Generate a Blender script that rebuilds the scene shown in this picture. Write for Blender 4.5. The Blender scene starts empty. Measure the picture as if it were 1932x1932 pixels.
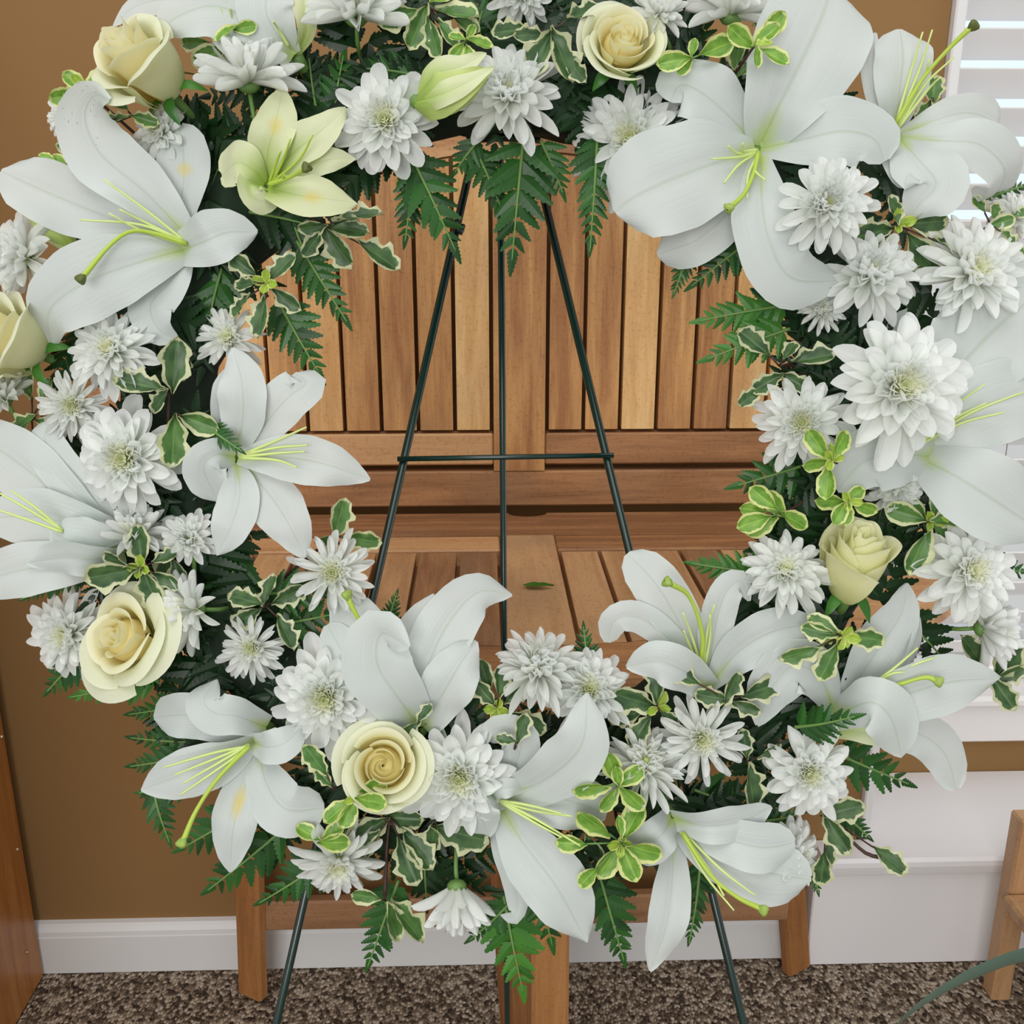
import bpy, math, random
import numpy as np
from mathutils import Matrix, Vector

random.seed(7)
rng = np.random.default_rng(7)
scn = bpy.context.scene
COL = scn.collection

# ------------------------------------------------------------------ camera, world, lights
RES = 1932.0
FPX = 1932.0                      # focal length in pixels of the square frame
PITCH, YAW = math.radians(17.0), math.radians(1.7)
HC = 1.104                        # camera height
DW = 1.29                         # distance to the brown wall
fwd = Vector((math.sin(YAW) * math.cos(PITCH), math.cos(YAW) * math.cos(PITCH), -math.sin(PITCH)))
rgt = Vector((math.cos(YAW), -math.sin(YAW), 0))
upv = rgt.cross(fwd)
CAM = Matrix(((rgt.x, upv.x, -fwd.x, 0), (rgt.y, upv.y, -fwd.y, 0), (rgt.z, upv.z, -fwd.z, HC), (0, 0, 0, 1)))
cam = bpy.data.cameras.new('camera')
cam.sensor_width = 36
cam.lens = 36 * FPX / RES
cam.clip_start = 0.02
camo = bpy.data.objects.new('camera', cam)
camo.matrix_world = CAM
COL.objects.link(camo)
scn.camera = camo

world = bpy.data.worlds.new('world')
scn.world = world
world.use_nodes = True
wbg = world.node_tree.nodes['Background']
wbg.inputs[0].default_value = (0.96, 0.98, 0.97, 1)
wbg.inputs[1].default_value = 0.58

def area(name, loc, target, sx, sy, power, color):
    l = bpy.data.lights.new(name, 'AREA')
    l.shape = 'RECTANGLE'; l.size = sx; l.size_y = sy; l.energy = power; l.color = color
    o = bpy.data.objects.new(name, l)
    o.location = loc
    o.rotation_euler = (Vector(target) - Vector(loc)).to_track_quat('-Z', 'Y').to_euler()
    COL.objects.link(o)
    return o
area('ceiling_lamp', (-0.3, -0.25, 2.7), (0.0, 0.6, 0.0), 1.6, 1.4, 15, (1.0, 0.97, 0.94))
area('front_fill', (-0.7, -2.4, 1.5), (0.1, 1.0, 0.45), 1.6, 1.4, 42, (1.0, 0.98, 0.96))  # fill light added behind the camera to lift the lower wall and baseboard
area('window_daylight', (1.5, 2.3, 1.5), (0.7, 1.2, 0.3), 1.4, 1.2, 4, (0.35, 0.62, 1.0))
area('side_fill', (2.15, .75, 1.45), (0.9, 1.3, 0.3), 0.9, 1.1, 7, (1.0, 0.97, 0.95))  # fill light added out of view at the right to brighten the ledge

scn.view_settings.view_transform = 'Standard'
scn.view_settings.look = 'None'
scn.view_settings.exposure = 0.08
scn.cycles.diffuse_bounces = 6
scn.view_settings.gamma = 1.0
scn.view_settings.use_curve_mapping = False

# ------------------------------------------------------------------ helpers
def tag(o, label=None, cat=None, group=None, kind=None):
    if label: o['label'] = label
    if cat: o['category'] = cat
    if group: o['group'] = group
    if kind: o['kind'] = kind
    return o

def mesh(name, verts, faces, mat=None, uv=None, smooth=True):
    me = bpy.data.meshes.new(name)
    v = np.asarray(verts, dtype=np.float64).reshape(-1, 3)
    me.from_pydata(v.tolist(), [], faces)
    if mat is not None:
        for m in (mat if isinstance(mat, (list, tuple)) else [mat]):
            me.materials.append(m)
    if uv is not None:
        lay = me.uv_layers.new(name='UVMap')
        li = np.empty(len(me.loops), dtype=np.int32)
        me.loops.foreach_get('vertex_index', li)
        lay.data.foreach_set('uv', np.asarray(uv, dtype=np.float32)[li].ravel())
    if smooth:
        me.polygons.foreach_set('use_smooth', [True] * len(me.polygons))
    me.update()
    return me

def link(name, data, parent=None, mat4=None):
    o = bpy.data.objects.new(name, data)
    COL.objects.link(o)
    if parent is not None:
        o.parent = parent
    if mat4 is not None:
        o.matrix_basis = mat4
    return o

def grid_faces(n, m, wrap=False):
    f = []
    for i in range(n - 1):
        for j in range(m if wrap else m - 1):
            j2 = (j + 1) % m
            f.append((i * m + j, i * m + j2, (i + 1) * m + j2, (i + 1) * m + j))
    return f

def spline(pts, n):
    P = np.asarray(pts, float)
    if len(P) == 2:
        return P[0] + np.linspace(0, 1, n)[:, None] * (P[1] - P[0])
    Q = np.vstack([2 * P[0] - P[1], P, 2 * P[-1] - P[-2]])
    out = []
    for i in range(1, len(Q) - 2):
        p0, p1, p2, p3 = Q[i - 1], Q[i], Q[i + 1], Q[i + 2]
        for t in np.linspace(0, 1, 12, endpoint=False):
            out.append(0.5 * (2 * p1 + (p2 - p0) * t + (2 * p0 - 5 * p1 + 4 * p2 - p3) * t * t + (3 * p1 - p0 - 3 * p2 + p3) * t ** 3))
    out.append(P[-1])
    out = np.array(out)
    d = np.concatenate([[0], np.cumsum(np.linalg.norm(np.diff(out, axis=0), axis=1))])
    s = np.linspace(0, d[-1], n)
    return np.stack([np.interp(s, d, out[:, k]) for k in range(out.shape[1])], 1)

def unit(v):
    v = np.asarray(v, float)
    return v / (np.linalg.norm(v) + 1e-12)

def tube_data(P, r, sides=7, cap=True):
    """tube along an already sampled polyline; r scalar or per point"""
    P = np.asarray(P, float); n = len(P)
    R = np.full(n, r) if np.isscalar(r) else np.interp(np.linspace(0, 1, n), np.linspace(0, 1, len(r)), r)
    T = np.gradient(P, axis=0); T /= np.linalg.norm(T, axis=1)[:, None] + 1e-12
    a = np.cross(T[0], [0.31, 0.2, 0.93]); N = unit(a)
    V = []
    for i in range(n):
        N = unit(N - T[i] * np.dot(N, T[i])); B = np.cross(T[i], N)
        for k in range(sides):
            an = 2 * math.pi * k / sides
            V.append(P[i] + R[i] * (math.cos(an) * N + math.sin(an) * B))
    F = grid_faces(n, sides, True)
    if cap:
        F.append(tuple(range(sides - 1, -1, -1))); F.append(tuple(range((n - 1) * sides, n * sides)))
    return np.array(V), F

def tube(name, pts, r, mat, parent=None, n=14, sides=7):
    V, F = tube_data(spline(pts, n), r, sides)
    return link(name, mesh(name, V, F, mat), parent)

def box_mesh(name, sx, sy, sz, mat, bev=0.002, taper=None):
    """box centred at the origin with chamfered edges"""
    hx, hy, hz = sx / 2, sy / 2, sz / 2
    b = min(bev, hx * .6, hy * .6, hz * .6)
    V = []
    idx = {}
    for x in (-1, 1):
        for y in (-1, 1):
            for z in (-1, 1):
                for ax in range(3):
                    p = [x * (hx - b), y * (hy - b), z * (hz - b)]
                    p[ax] = (x * hx, y * hy, z * hz)[ax]
                    idx[(x, y, z, ax)] = len(V); V.append(p)
    F = []
    def q(a, b_, c, d): F.append((a, b_, c, d))
    for s in (-1, 1):
        q(*[idx[(s, y, z, 0)] for y, z in ((-1, -1), (1, -1), (1, 1), (-1, 1))])
        q(*[idx[(x, s, z, 1)] for x, z in ((-1, -1), (1, -1), (1, 1), (-1, 1))])
        q(*[idx[(x, y, s, 2)] for x, y in ((-1, -1), (1, -1), (1, 1), (-1, 1))])
    for a in (-1, 1):
        for c in (-1, 1):
            q(idx[(a, c, -1, 0)], idx[(a, c, 1, 0)], idx[(a, c, 1, 1)], idx[(a, c, -1, 1)])
            q(idx[(a, -1, c, 0)], idx[(a, 1, c, 0)], idx[(a, 1, c, 2)], idx[(a, -1, c, 2)])
            q(idx[(-1, a, c, 1)], idx[(1, a, c, 1)], idx[(1, a, c, 2)], idx[(-1, a, c, 2)])
    for x in (-1, 1):
        for y in (-1, 1):
            for z in (-1, 1):
                F.append((idx[(x, y, z, 0)], idx[(x, y, z, 1)], idx[(x, y, z, 2)]))
    me = mesh(name, V, F, mat, smooth=False)
    import bmesh
    bm = bmesh.new(); bm.from_mesh(me)
    bmesh.ops.recalc_face_normals(bm, faces=bm.faces[:])
    bm.to_mesh(me); bm.free()
    return me

def box(name, x0, x1, y0, y1, z0, z1, mat, parent=None, bev=0.002):
    me = box_mesh(name, x1 - x0, y1 - y0, z1 - z0, mat, bev)
    return link(name, me, parent, Matrix.Translation(((x0 + x1) / 2, (y0 + y1) / 2, (z0 + z1) / 2)))

def prism(name, poly, d0, d1, axis, mat, parent=None):
    """extrude a 2-D polygon: axis 'y' -> poly is (x,z); axis 'z' -> poly is (x,y); axis 'x' -> poly is (y,z)"""
    n = len(poly); c = np.mean(np.array(poly), axis=0); dm = (d0 + d1) / 2
    def pt(p, d):
        if axis == 'y': return (p[0] - c[0], d - dm, p[1] - c[1])
        if axis == 'z': return (p[0] - c[0], p[1] - c[1], d - dm)
        return (d - dm, p[0] - c[0], p[1] - c[1])
    V = [pt(p, d0) for p in poly] + [pt(p, d1) for p in poly]
    F = [tuple(range(n)), tuple(range(2 * n - 1, n - 1, -1))] + [(i, (i + 1) % n, n + (i + 1) % n, n + i) for i in range(n)]
    me = mesh(name, V, F, mat, smooth=False)
    import bmesh
    bm = bmesh.new(); bm.from_mesh(me); bmesh.ops.recalc_face_normals(bm, faces=bm.faces[:])
    bm.to_mesh(me); bm.free()
    loc = {'y': (c[0], dm, c[1]), 'z': (c[0], c[1], dm), 'x': (dm, c[0], c[1])}[axis]
    return link(name, me, parent, Matrix.Translation(loc))

# ------------------------------------------------------------------ materials
def newmat(name):
    m = bpy.data.materials.new(name); m.use_nodes = True
    nt = m.node_tree
    return m, nt, nt.nodes, nt.links, nt.nodes['Principled BSDF'], nt.nodes['Material Output']

def ramp(nodes, stops, interp='LINEAR'):
    r = nodes.new('ShaderNodeValToRGB'); cr = r.color_ramp; cr.interpolation = interp
    while len(cr.elements) < len(stops): cr.elements.new(0.5)
    for e, (p, c) in zip(cr.elements, stops):
        e.position = p; e.color = (*c, 1) if len(c) == 3 else c
    return r

def translucent(nt, nodes, links, bsdf, out, colsock, fac):
    tr = nodes.new('ShaderNodeBsdfTranslucent'); mx = nodes.new('ShaderNodeMixShader')
    mx.inputs[0].default_value = fac
    if hasattr(colsock, 'is_linked'): links.new(colsock, tr.inputs[0])
    else: tr.inputs[0].default_value = (*colsock, 1)
    links.new(bsdf.outputs[0], mx.inputs[1]); links.new(tr.outputs[0], mx.inputs[2]); links.new(mx.outputs[0], out.inputs[0])

def math_node(nodes, links, op, a, b=None):
    n = nodes.new('ShaderNodeMath'); n.operation = op
    for i, v in enumerate((a, b)):
        if v is None: continue
        if hasattr(v, 'is_linked'): links.new(v, n.inputs[i])
        else: n.inputs[i].default_value = v
    return n.outputs[0]

def mixcol(nodes, links, fac, a, b, mode='MIX'):
    n = nodes.new('ShaderNodeMix'); n.data_type = 'RGBA'; n.blend_type = mode
    for s, v in ((n.inputs[0], fac), (n.inputs[6], a), (n.inputs[7], b)):
        if hasattr(v, 'is_linked'): links.new(v, s)
        elif isinstance(v, (int, float)): s.default_value = v
        else: s.default_value = (*v, 1)
    return n.outputs[2]

def simple(name, col, rough=.5, metal=0, spec=.5, noise=None):
    m, nt, nodes, links, b, out = newmat(name)
    b.inputs['Base Color'].default_value = (*col, 1)
    b.inputs['Roughness'].default_value = rough; b.inputs['Metallic'].default_value = metal
    b.inputs['Specular IOR Level'].default_value = spec
    if noise:
        sc, amt, bump = noise
        tc = nodes.new('ShaderNodeTexCoord'); nz = nodes.new('ShaderNodeTexNoise'); nz.inputs['Scale'].default_value = sc
        nz.inputs['Detail'].default_value = 5
        links.new(tc.outputs['Object'], nz.inputs['Vector'])
        c2 = tuple(max(0, c * (1 - amt)) for c in col); c1 = tuple(min(1, c * (1 + amt)) for c in col)
        r = ramp(nodes, [(.3, c2), (.7, c1)]); links.new(nz.outputs[0], r.inputs[0]); links.new(r.outputs[0], b.inputs['Base Color'])
        if bump:
            bp = nodes.new('ShaderNodeBump'); bp.inputs['Strength'].default_value = bump; bp.inputs['Distance'].default_value = .002
            links.new(nz.outputs[0], bp.inputs['Height']); links.new(bp.outputs[0], b.inputs['Normal'])
    return m

def lily_mat(name, base, throat, reach, spot=None, specks=False):
    m, nt, nodes, links, b, out = newmat(name)
    uv = nodes.new('ShaderNodeUVMap'); sep = nodes.new('ShaderNodeSeparateXYZ'); links.new(uv.outputs[0], sep.inputs[0])
    u, v = sep.outputs[0], sep.outputs[1]
    du = math_node(nodes, links, 'ABSOLUTE', math_node(nodes, links, 'SUBTRACT', u, .5))
    # the green throat reaches furthest along the midrib
    k = math_node(nodes, links, 'ADD', v, math_node(nodes, links, 'MULTIPLY', du, .62))
    r = ramp(nodes, [(0.0, (1, 1, 1)), (reach * .45, (.62, .62, .62)), (reach, (.0, .0, .0))])
    links.new(k, r.inputs[0])
    col = mixcol(nodes, links, r.outputs[0], base, throat)
    # faint long veins
    mp = nodes.new('ShaderNodeMapping'); mp.inputs['Scale'].default_value = (26, 1.2, 1); links.new(uv.outputs[0], mp.inputs[0])
    nz = nodes.new('ShaderNodeTexNoise'); nz.inputs['Scale'].default_value = 1.0; nz.inputs['Detail'].default_value = 3
    links.new(mp.outputs[0], nz.inputs['Vector'])
    rib = ramp(nodes, [(0.0, (.84, .89, .80)), (.03, (1, 1, 1))]); links.new(du, rib.inputs[0])
    col = mixcol(nodes, links, 1.0, col, rib.outputs[0], 'MULTIPLY')
    if spot:
        tc = math_node(nodes, links, 'SUBTRACT', v, spot[0])
        dd = math_node(nodes, links, 'SQRT', math_node(nodes, links, 'ADD', math_node(nodes, links, 'POWER', math_node(nodes, links, 'MULTIPLY', tc, spot[1]), 2.0),
             math_node(nodes, links, 'POWER', math_node(nodes, links, 'MULTIPLY', math_node(nodes, links, 'SUBTRACT', u, .52), 2.2), 2.0)))
        n2 = nodes.new('ShaderNodeTexNoise'); n2.inputs['Scale'].default_value = 9; links.new(uv.outputs[0], n2.inputs['Vector'])
        dd = math_node(nodes, links, 'ADD', dd, math_node(nodes, links, 'MULTIPLY', n2.outputs[0], .25))
        sr = ramp(nodes, [(.15, (.85, .85, .85)), (.55, (0, 0, 0))]); links.new(dd, sr.inputs[0])
        col = mixcol(nodes, links, sr.outputs[0], col, (.82, .68, .16))
    if specks:
        vo = nodes.new('ShaderNodeTexVoronoi'); vo.inputs['Scale'].default_value = 30; links.new(uv.outputs[0], vo.inputs['Vector'])
        d1 = ramp(nodes, [(.10, (1, 1, 1)), (.16, (0, 0, 0))]); links.new(vo.outputs['Distance'], d1.inputs[0])
        sc = nodes.new('ShaderNodeSeparateColor'); links.new(vo.outputs['Color'], sc.inputs[0])
        pick = math_node(nodes, links, 'GREATER_THAN', math_node(nodes, links, 'ADD', sc.outputs[0], math_node(nodes, links, 'MULTIPLY', v, .55)), 1.02)
        zone = math_node(nodes, links, 'GREATER_THAN', v, .62)
        col = mixcol(nodes, links, math_node(nodes, links, 'MULTIPLY', d1.outputs[0], math_node(nodes, links, 'MULTIPLY', pick, zone)), col, (.20, .09, .04))
    links.new(col, b.inputs['Base Color'])
    b.inputs['Roughness'].default_value = .42; b.inputs['Specular IOR Level'].default_value = .35
    bp = nodes.new('ShaderNodeBump'); bp.inputs['Strength'].default_value = .18; bp.inputs['Distance'].default_value = .0015
    links.new(nz.outputs[0], bp.inputs['Height']); links.new(bp.outputs[0], b.inputs['Normal'])
    translucent(nt, nodes, links, b, out, col, .28)
    return m

M = {}
M['lily'] = lily_mat('lily_white', (.67, .72, .70), (.52, .66, .16), .30)
M['lily_stain'] = lily_mat('lily_white_pollen', (.67, .72, .70), (.52, .66, .16), .26, (.45, 2.6))
M['lily_spot'] = lily_mat('lily_white_spot', (.67, .72, .70), (.60, .70, .3), .2, (.62, 5.5))
M['lily_speck'] = lily_mat('lily_white_specks', (.67, .72, .70), (.52, .66, .16), .26, None, True)
M['lily_green'] = lily_mat('lily_greenish', (.76, .80, .52), (.40, .58, .06), .75)
M['lily_green_spot'] = lily_mat('lily_greenish_spot', (.76, .80, .50), (.40, .58, .06), .65, (.6, 3.5))
M['bud'] = lily_mat('lily_bud_green', (.60, .70, .26), (.30, .46, .06), .9)

def uvgrad(name, stops, rough, trans, spec=.3):
    m, nt, nodes, links, b, out = newmat(name)
    uv = nodes.new('ShaderNodeUVMap'); sep = nodes.new('ShaderNodeSeparateXYZ'); links.new(uv.outputs[0], sep.inputs[0])
    r = ramp(nodes, stops); links.new(sep.outputs[1], r.inputs[0])
    links.new(r.outputs[0], b.inputs['Base Color'])
    b.inputs['Roughness'].default_value = rough; b.inputs['Specular IOR Level'].default_value = spec
    translucent(nt, nodes, links, b, out, r.outputs[0], trans)
    return m
M['mum'] = uvgrad('mum_white', [(0, (.84, .88, .70)), (.25, (.90, .92, .87)), (1, (.91, .93, .92))], .5, .42)
M['mum_in'] = uvgrad('mum_inner', [(0, (.74, .82, .40)), (.4, (.90, .91, .72)), (.75, (.93, .94, .84)), (1, (.94, .95, .89))], .5, .45)
M['mum_eye'] = simple('mum_eye', (.52, .64, .22), .6)
M['rose'] = uvgrad('rose_cream', [(0, (.82, .56, .09)), (.5, (.86, .74, .32)), (.85, (.88, .85, .55)), (1, (.88, .87, .66))], .5, .35)
M['rose_out'] = uvgrad('rose_outer', [(0, (.64, .70, .36)), (.45, (.79, .81, .52)), (1, (.84, .86, .66))], .5, .35)
M['rose_g'] = uvgrad('rose_greenish', [(0, (.74, .76, .32)), (.5, (.86, .85, .48)), (1, (.89, .89, .64))], .5, .35)

def leaf_mat(name, green1, green2, cream, thr):
    m, nt, nodes, links, b, out = newmat(name)
    uv = nodes.new('ShaderNodeUVMap'); sep = nodes.new('ShaderNodeSeparateXYZ'); links.new(uv.outputs[0], sep.inputs[0])
    oi = nodes.new('ShaderNodeObjectInfo')
    # distance from the leaf's rim: across, and from the tip
    du = math_node(nodes, links, 'SUBTRACT', 1.0, math_node(nodes, links, 'ABSOLUTE', math_node(nodes, links, 'SUBTRACT', math_node(nodes, links, 'MULTIPLY', sep.outputs[0], 2.0), 1.0)))
    dv = math_node(nodes, links, 'MULTIPLY', math_node(nodes, links, 'SUBTRACT', 1.0, sep.outputs[1]), 3.2)
    d = math_node(nodes, links, 'MINIMUM', du, dv)
    nz = nodes.new('ShaderNodeTexNoise'); nz.noise_dimensions = '4D'; nz.inputs['Scale'].default_value = 7; nz.inputs['Detail'].default_value = 4
    links.new(uv.outputs[0], nz.inputs['Vector']); links.new(math_node(nodes, links, 'MULTIPLY', oi.outputs['Random'], 40.0), nz.inputs['W'])
    k = math_node(nodes, links, 'ADD', d, math_node(nodes, links, 'MULTIPLY', math_node(nodes, links, 'SUBTRACT', nz.outputs[0], .5), .55))
    r = ramp(nodes, [(max(.01, thr - .03), (1, 1, 1)), (thr + .03, (0, 0, 0))]); links.new(k, r.inputs[0])
    n2 = nodes.new('ShaderNodeTexNoise'); n2.noise_dimensions = '4D'; n2.inputs['Scale'].default_value = 3.2
    links.new(uv.outputs[0], n2.inputs['Vector']); links.new(math_node(nodes, links, 'MULTIPLY', oi.outputs['Random'], 17.0), n2.inputs['W'])
    gr = ramp(nodes, [(.35, green1), (.65, green2)]); links.new(n2.outputs[0], gr.inputs[0])
    rib = ramp(nodes, [(.93, (0, 0, 0)), (.99, (.35, .35, .35))]); links.new(du, rib.inputs[0])
    g = mixcol(nodes, links, rib.outputs[0], gr.outputs[0], tuple(min(1, c * 2.2) for c in green2))
    col = mixcol(nodes, links, r.outputs[0], g, cream)
    links.new(col, b.inputs['Base Color'])
    b.inputs['Roughness'].default_value = .38; b.inputs['Specular IOR Level'].default_value = .45
    translucent(nt, nodes, links, b, out, col, .2)
    return m
M['leaf_dark'] = leaf_mat('variegated_dark', (.035, .085, .03), (.085, .17, .055), (.62, .64, .40), .30)
M['leaf_mid'] = leaf_mat('variegated_mid', (.07, .17, .04), (.13, .27, .07), (.70, .72, .42), .30)
M['leaf_bright'] = leaf_mat('variegated_bright', (.13, .30, .035), (.26, .45, .07), (.70, .74, .30), .26)
M['leaf_tip'] = leaf_mat('young_leaf', (.30, .48, .05), (.42, .56, .08), (.66, .70, .22), .22)

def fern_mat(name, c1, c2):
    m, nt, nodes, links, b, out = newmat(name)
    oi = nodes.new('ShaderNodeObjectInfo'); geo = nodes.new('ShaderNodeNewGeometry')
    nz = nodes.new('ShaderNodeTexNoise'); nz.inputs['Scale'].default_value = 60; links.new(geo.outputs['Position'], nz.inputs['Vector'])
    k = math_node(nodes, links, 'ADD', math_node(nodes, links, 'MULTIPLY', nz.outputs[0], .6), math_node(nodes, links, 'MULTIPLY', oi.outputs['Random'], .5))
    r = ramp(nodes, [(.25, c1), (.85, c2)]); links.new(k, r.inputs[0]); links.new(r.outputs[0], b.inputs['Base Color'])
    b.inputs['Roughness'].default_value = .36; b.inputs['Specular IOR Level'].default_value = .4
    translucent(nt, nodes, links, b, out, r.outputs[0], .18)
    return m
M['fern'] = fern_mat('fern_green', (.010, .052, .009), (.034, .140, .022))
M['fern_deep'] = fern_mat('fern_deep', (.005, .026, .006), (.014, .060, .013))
M['fern_light'] = fern_mat('fern_light', (.028, .13, .014), (.07, .24, .03))
M['stem_green'] = simple('stem_green', (.13, .25, .06), .5)
M['stem_brown'] = simple('stem_brown', (.055, .025, .018), .6)
M['filament'] = simple('filament', (.62, .74, .26), .5)
M['style'] = simple('style', (.42, .56, .07), .45)
M['stigma'] = simple('stigma', (.30, .42, .08), .5)
M['stigma_dark'] = simple('stigma_dark', (.10, .12, .02), .5)
M['foam'] = simple('foam_moss', (.008, .02, .009), .95, noise=(60, .5, .6))
M['metal'] = simple('green_metal', (.004, .022, .017), .22, 0, .6)
M['white'] = simple('white_paint', (.78, .78, .78), .45)
M['sill'] = simple('sill_paint', (.80, .78, .77), .4)
M['ledge_white'] = simple('ledge_paint', (.86, .84, .85), .35)
M['blind'] = simple('blind_vinyl', (.88, .86, .85), .4)
M['cord'] = simple('cord', (.35, .33, .32), .8)
M['dark'] = simple('dark_gap', (.01, .008, .007), .9)
M['nail'] = simple('nail_brass', (.55, .42, .25), .35, .8)
M['strap'] = simple('strap_leaf', (.11, .18, .14), .35, noise=(8, .2, 0))

def wood(name, axis, c_dark, c_mid, c_light, rough=.5, worn=.3):
    m, nt, nodes, links, b, out = newmat(name)
    tc = nodes.new('ShaderNodeTexCoord'); oi = nodes.new('ShaderNodeObjectInfo')
    off = nodes.new('ShaderNodeVectorMath'); off.operation = 'ADD'
    cmb = nodes.new('ShaderNodeCombineXYZ')
    for i, mul in enumerate((13.0, 7.0, 5.0)):
        links.new(math_node(nodes, links, 'MULTIPLY', oi.outputs['Random'], mul), cmb.inputs[i])
    links.new(tc.outputs['Object'], off.inputs[0]); links.new(cmb.outputs[0], off.inputs[1])
    sc = {'x': (2.2, 26, 26), 'y': (26, 2.2, 26), 'z': (26, 26, 2.2)}[axis]
    mp = nodes.new('ShaderNodeMapping'); mp.inputs['Scale'].default_value = sc; links.new(off.outputs[0], mp.inputs[0])
    n1 = nodes.new('ShaderNodeTexNoise'); n1.inputs['Scale'].default_value = 2.2; n1.inputs['Detail'].default_value = 6; n1.inputs['Distortion'].default_value = .6
    links.new(mp.outputs[0], n1.inputs['Vector'])
    mp2 = nodes.new('ShaderNodeMapping'); mp2.inputs['Scale'].default_value = tuple(s * 7 for s in sc); links.new(off.outputs[0], mp2.inputs[0])
    n2 = nodes.new('ShaderNodeTexNoise'); n2.inputs['Scale'].default_value = 2; n2.inputs['Detail'].default_value = 4
    links.new(mp2.outputs[0], n2.inputs['Vector'])
    k = math_node(nodes, links, 'ADD', math_node(nodes, links, 'MULTIPLY', n1.outputs[0], .62), math_node(nodes, links, 'MULTIPLY', n2.outputs[0], .2))
    k = math_node(nodes, links, 'ADD', k, math_node(nodes, links, 'MULTIPLY', math_node(nodes, links, 'SUBTRACT', oi.outputs['Random'], .5), .40))
    r = ramp(nodes, [(.20, c_dark), (.42, c_mid), (.62, c_light)]); links.new(k, r.inputs[0])
    # grey weathering
    n3 = nodes.new('ShaderNodeTexNoise'); n3.inputs['Scale'].default_value = 9; n3.inputs['Detail'].default_value = 6; links.new(off.outputs[0], n3.inputs['Vector'])
    w = ramp(nodes, [(.52, (0, 0, 0)), (.75, (worn, worn, worn))]); links.new(n3.outputs[0], w.inputs[0])
    col = mixcol(nodes, links, w.outputs[0], r.outputs[0], (.30, .20, .13))
    n4 = nodes.new('ShaderNodeTexNoise'); n4.inputs['Scale'].default_value = 260; n4.inputs['Detail'].default_value = 2; links.new(tc.outputs['Object'], n4.inputs['Vector'])
    sp = ramp(nodes, [(.28, (.72, .66, .6)), (.45, (1, 1, 1))]); links.new(n4.outputs[0], sp.inputs[0])
    col = mixcol(nodes, links, .6, col, mixcol(nodes, links, 1.0, col, sp.outputs[0], 'MULTIPLY'))
    links.new(col, b.inputs['Base Color'])
    b.inputs['Roughness'].default_value = rough; b.inputs['Specular IOR Level'].default_value = .35
    bp = nodes.new('ShaderNodeBump'); bp.inputs['Strength'].default_value = .25; bp.inputs['Distance'].default_value = .001
    links.new(n2.outputs[0], bp.inputs['Height']); links.new(bp.outputs[0], b.inputs['Normal'])
    return m
WD, WM_, WL = (.38, .17, .065), (.66, .36, .135), (.84, .55, .25)
M['wood_x'] = wood('teak_x', 'x', (.27, .125, .055), (.48, .24, .105), (.64, .37, .175))
M['wood_y'] = wood('teak_y', 'y', (.25, .12, .06), (.45, .24, .11), (.60, .36, .18), worn=.5)
M['wood_z'] = wood('teak_z', 'z', WD, WM_, WL)
M['wood_leg'] = wood('teak_leg', 'z', (.22, .09, .03), (.36, .155, .05), (.46, .215, .075), worn=.08)
M['wood_shaded'] = wood('teak_shaded', 'x', (.13, .06, .03), (.25, .125, .06), (.36, .19, .095))  # stretcher teak: shade under the table is put into its darker colour
M['pine'] = wood('varnished_pine', 'z', (.22, .075, .02), (.44, .17, .042), (.58, .255, .075), .3, 0)
M['pine2'] = wood('stool_pine', 'z', (.28, .14, .06), (.45, .25, .12), (.55, .33, .17), .35, 0)

def wall_mat():
    m, nt, nodes, links, b, out = newmat('brown_wall_paint')
    tc = nodes.new('ShaderNodeTexCoord')
    n = nodes.new('ShaderNodeTexNoise'); n.inputs['Scale'].default_value = 1.3; n.inputs['Detail'].default_value = 3; links.new(tc.outputs['Object'], n.inputs['Vector'])
    r = ramp(nodes, [(.35, (.262, .146, .056)), (.65, (.285, .162, .064))]); links.new(n.outputs[0], r.inputs[0]); links.new(r.outputs[0], b.inputs['Base Color'])
    n2 = nodes.new('ShaderNodeTexNoise'); n2.inputs['Scale'].default_value = 220; links.new(tc.outputs['Object'], n2.inputs['Vector'])
    bp = nodes.new('ShaderNodeBump'); bp.inputs['Strength'].default_value = .08; bp.inputs['Distance'].default_value = .001
    links.new(n2.outputs[0], bp.inputs['Height']); links.new(bp.outputs[0], b.inputs['Normal'])
    b.inputs['Roughness'].default_value = .6; b.inputs['Specular IOR Level'].default_value = .15
    return m
M['wall'] = wall_mat()

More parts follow.
